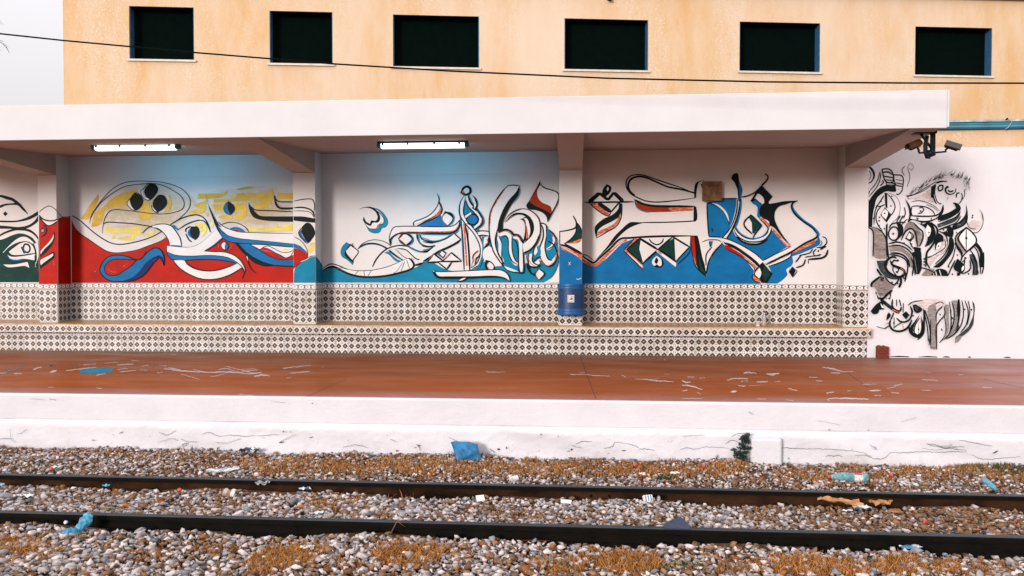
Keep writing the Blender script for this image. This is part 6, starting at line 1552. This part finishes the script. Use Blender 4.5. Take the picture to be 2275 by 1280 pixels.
crumple('wrapper', (1912, 1137), .135, [mpap, mtl], 'white wrapper with blue stripes between the cardboard pieces', 'wrapper', seed=14, amp=.33, aspect=.6, lift=.015)
crumple('wrapper', (1884, 1141), .075, mpap, 'small torn white wrapper left of the striped wrapper', 'wrapper', seed=15, amp=.3, aspect=.4, lift=.015, n=7)
crumple('wrapper', (555, 1009), .16, [mnav, mbw], 'navy and white crisp packet crumpled at the platform foot', 'wrapper', seed=16, amp=.42, aspect=.55, lift=.012)
crumple('plastic_bag', (492, 1052), .25, mclear, 'flattened clear plastic bag behind the far rail at the left', 'bag', seed=17, amp=.16, aspect=.45, lift=.012)
crumple('plastic_bag', (583, 1080), .10, mclear, 'little grey clear plastic ball tucked under the far rail', 'bag', seed=18, amp=.6, aspect=.8, lift=.0, n=7)
q0 = PY(1474, 1174, -6.60); q1 = PY(1534, 1178, -6.60); mb = MB()
mb.add([(q0.x, -6.645, -.497), (q1.x, -6.645, -.497), (q1.x - .02, -6.56, -.478), (q1.x - .055, -6.52, -.452), (q1.x - .085, -6.53, -.455), (q0.x + .035, -6.56, -.478), (q0.x, -6.60, -.488), (q1.x, -6.50, -.51), (q0.x + .01, -6.50, -.51)], [(0, 1, 2, 5, 6), (2, 3, 4, 5), (2, 1, 7), (7, 3, 2), (3, 7, 8, 4), (4, 8, 5), (5, 8, 6), (6, 8, 0)])
tag(mb.build('rag', mnav, origin=q0), 'folded navy rag lying over the near rail right of centre', 'cloth')
def card(name, uv, w_, h_, d_, tilt, yaw, mats, label, cat, lift=.004):
    p = GP(uv[0], uv[1] + 4); root = empty(name, p, label, cat); Mx = T_(p + Vector((0, 0, lift))) @ Matrix.Rotation(yaw, 4, 'Z') @ Matrix.Rotation(tilt, 4, 'X')
    mb = MB(); mb.add([Mx @ Vector((x_, y_, z_)) for x_ in (-w_ / 2, w_ / 2) for y_ in (-d_ / 2, d_ / 2) for z_ in (0, h_)], [(0, 1, 3, 2), (4, 6, 7, 5), (0, 4, 5, 1), (2, 3, 7, 6), (0, 2, 6, 4), (1, 5, 7, 3)]); mb.build('box_side', mats[0], root, bevel=.002)
    if len(mats) > 1:
        for k in range(3):
            x0 = -w_ / 2 + w_ * (.12 + .3 * k); mb = MB(); mb.add([Mx @ Vector((x_, -d_ / 2 - .0015, z_)) for x_, z_ in ((x0, .004), (x0 + w_ * .13, .004), (x0 + w_ * .13, h_ - .004), (x0, h_ - .004))], [(0, 1, 2, 3)]); mb.build('printed_stripe', mats[1], root)
    return root
card('carton', (1441, 1113), .075, .055, .03, R_(-30), R_(20), [mpap, mtl], 'small carton with blue and white stripes leaning near the far rail', 'carton')
card('carton', (1258, 1116), .085, .030, .04, R_(-15), R_(-6), [mpap], 'flat white carton lying left of the striped carton', 'carton')
card('paper_scrap', (1069, 1113), .07, .06, .004, R_(-38), R_(25), [mpap], 'clean white square of card tilted on the ballast right of centre', 'paper')
card('paper_scrap', (820, 1109), .045, .014, .02, R_(-15), R_(8), [mpap], 'little white strip of card between the rails, left of centre', 'paper')
card('tile_shard', (918, 1138), .115, .012, .085, R_(16), R_(14), [simple('mauve_tile', (.40, .34, .37), .5)], 'flat mauve tile shard between the rails', 'tile')
crumple('wrapper', (678, 1093), .085, [mbw, mtl], 'pale blue crumpled foil just below the far rail', 'wrapper', seed=21, amp=.5, lift=.012, n=7)
crumple('wrapper', (708, 1146), .06, [mbw], 'pale foil scrap behind the near rail', 'wrapper', seed=22, amp=.5, lift=.012, n=7)
crumple('wrapper', (1040, 1124), .05, [mbw, mnav], 'tiny foil scrap below the white square of card', 'wrapper', seed=23, amp=.5, lift=.012, n=6)
crumple('wrapper', (58, 1108), .12, [mpap, simple('green_print', (.03, .14, .07), .5)], 'white and green torn wrapper between the rails at the left', 'wrapper', seed=24, amp=.3, aspect=.5, lift=.012)
crumple('wrapper', (235, 1085), .06, [mbluep], 'aqua scrap of film between the rails at the left', 'wrapper', seed=25, amp=.5, lift=.012, n=6)
crumple('wrapper', (124, 1044), .07, [mbw], 'pale foil ball behind the far rail beside a red cap', 'wrapper', seed=26, amp=.5, lift=.01, n=7)
crumple('wrapper', (2020, 1217), .14, [mtl, mbw], 'blue and white film half under the near rail at the right', 'wrapper', seed=27, amp=.12, aspect=.4, lift=.0)
crumple('wrapper', (1500, 1058), .07, [mpap], 'white paper scrap beside the round green weed', 'wrapper', seed=28, amp=.5, lift=.012, n=7)
crumple('wrapper', (1432, 1060), .09, [mpap, mred], 'white and red torn packet left of the round green weed', 'wrapper', seed=29, amp=.35, lift=.012, n=7)
crumple('wrapper', (685, 1225), .08, [mbw], 'shiny pale foil strip in the foreground ballast', 'wrapper', seed=30, amp=.5, lift=.012, n=7)
crumple('wrapper', (903, 1242), .045, [mpap], 'white scrap lying on golden grass in the foreground', 'wrapper', seed=31, amp=.4, lift=.035, n=6)
crumple('wrapper', (2, 1084), .07, [mbluep], 'aqua film scrap above the clear bottle at the left edge', 'wrapper', seed=32, amp=.5, lift=.012, n=7)
crumple('wrapper', (291, 994), .045, [mpap], 'white paper flake near the platform foot at the left', 'wrapper', seed=33, amp=.4, lift=.012, n=6)
p = GP(512, 1108); cup(p + Vector((.035, 0, .034)), Matrix.Rotation(R_(-78), 4, 'Y') @ Matrix.Rotation(0, 4, 'Z'), .022, .032, .085, 'paper_cup', 'white printed paper cup lying on its side between the rails', mpap, simple('brown_print', (.30, .16, .08), .6, .5, 70))
p = GP(1148, 1069); cup(p + Vector((.01, 0, .03)), Matrix.Rotation(R_(-105), 4, 'Y') @ Matrix.Rotation(R_(20), 4, 'X'), .022, .032, .07, 'paper_cup', 'empty whitish paper cup lying behind the far rail', mpap)
G_R = 'red bottle caps on the ballast'
for (u, v), lb in (((127, 1019), 'red cap near the platform foot at the left'), ((115, 1047), 'red cap beside a pale foil ball'), ((1411, 1038), 'orange red cap in the golden grass right of centre'), ((1979, 1062), 'red cap right of the large green bottle'), ((2054, 1166), 'red cap between the rails at the right'), ((1563, 1042), 'small red cap left of the dark weed'), ((399, 1095), 'orange cap between the rails left of the paper cup')):
    q = GP(u, v); root = empty('bottle_cap', q, lb, 'bottle cap', G_R); mb = MB(); mb.lathe([(.017, 0), (.018, .014), (.015, .018), (.001, .0185)], T_(q + Vector((0, 0, .018))) @ Matrix.Rotation(R_(random.uniform(20, 70)), 4, 'X'), 12); mb.build('cap_shell', mred, root)
# dark leafy weed growing from the platform face
base = GP(1650, 1040); base.y = YE - .09
wd = empty('weed', base, 'dark green leafy weed climbing the platform face right of centre', 'plant')
mwl = simple('dark_weed_leaf', (.006, .026, .016), .6, .4, 30); mws = simple('weed_stem', (.10, .075, .04), .8)
rg = np.random.default_rng(6); st_ = MB(); lv = MB(); zt2 = PY(1655, 966, YE - .09).z
ax = [PY(u, v, YE - .09) for u, v in ((1650, 1040), (1648, 1022), (1642, 1010), (1648, 995), (1655, 980), (1656, 966))]
st_.tube(ax, [.006, .005, .005, .004, .003, .001], 6)
hubs = []
for k in range(85):
    t = rg.random() ** .85 * 4.99; i = int(t); q = ax[i].lerp(ax[i + 1], t - i); sp_r = [.040, .038, .060, .042, .030][i]
    hubs.append(q + Vector((rg.normal(0, sp_r * .6), rg.uniform(-.05, .01), rg.normal(0, .015))))
for c0 in hubs:
    st_.tube([c0, ax[min(range(6), key=lambda i_: (ax[i_] - c0).length)]], [.0012, .002], 4)
    for k in range(11):
        d = Vector((rg.normal(), rg.normal(), rg.normal() * .6)).normalized(); e = d.orthogonal().normalized(); l = rg.uniform(.008, .016); c = c0 + d * l * 1.1
        lv.add([c - d * l, c + e * l * .55, c + d * l, c - e * l * .55], [(0, 1, 2, 3)])
for k in range(9):
    t = rg.random() * 4.9; i = int(t); q = ax[i].lerp(ax[i + 1], t - i); st_.tube([q, q + Vector((rg.normal(0, .05), -.02, rg.uniform(0, .04)))], [.003, .001], 5)
st_.build('stem', mws, wd); lf = lv.build('leaves', mwl, wd); lf['kind'] = 'stuff'
for u, v, l in ((1592, 1022, .05), (440, 996, .055)):
    q = GP(u, v); q.y = YE - .075; root = empty('weed', q, 'single upright sprig at the platform foot ' + ('left of the dark weed' if u > 1000 else 'left of the crisp packet'), 'plant'); mb = MB()
    for k in range(6): mb.add([q + Vector((-.003, 0, 0)), q + Vector((.003, 0, 0)), q + Vector((rg.normal(0, .012), 0, l * rg.uniform(.8, 1.5)))], [(0, 1, 2)])
    mb.build('stem', mwl, root)
# dry twigs on the near track
mtw = simple('dry_twig', (.24, .12, .05), .85)
mb = MB(); mb.tube([GP(868, 1196) + Vector((0, 0, .03)), GP(882, 1180) + Vector((0, 0, .07)), GP(918, 1176) + Vector((0, 0, .075))], [.004, .003, .0015], 5); mb.tube([GP(882, 1180) + Vector((0, 0, .07)), GP(900, 1190) + Vector((0, 0, .06))], .002, 5)
tag(mb.build('dry_twig', mtw, origin=GP(868, 1196)), 'thin dry forked twig leaning before the near rail', 'twig')
# two sleepers show through the ballast in front of the near rail
msl = simple('old_sleeper_timber', (.055, .035, .025), .9, .3, 12, bmp=.006, stretch=(4, .6, 1))
for u, lb in ((1384, 'dark sleeper end showing in front of the near rail, right of centre'), (1640, 'dark sleeper end showing in front of the near rail, below the navy rag')):
    q = PZ(u, 1210, -.632); mb = MB(); mb.box(q.x - .11, q.x + .11, -6.86, -5.30, -.76, -.627)
    tag(mb.build('sleeper', msl, bevel=.01, origin=(q.x, -6.1, -.76)), lb, 'sleeper', 'sleepers under the near track')
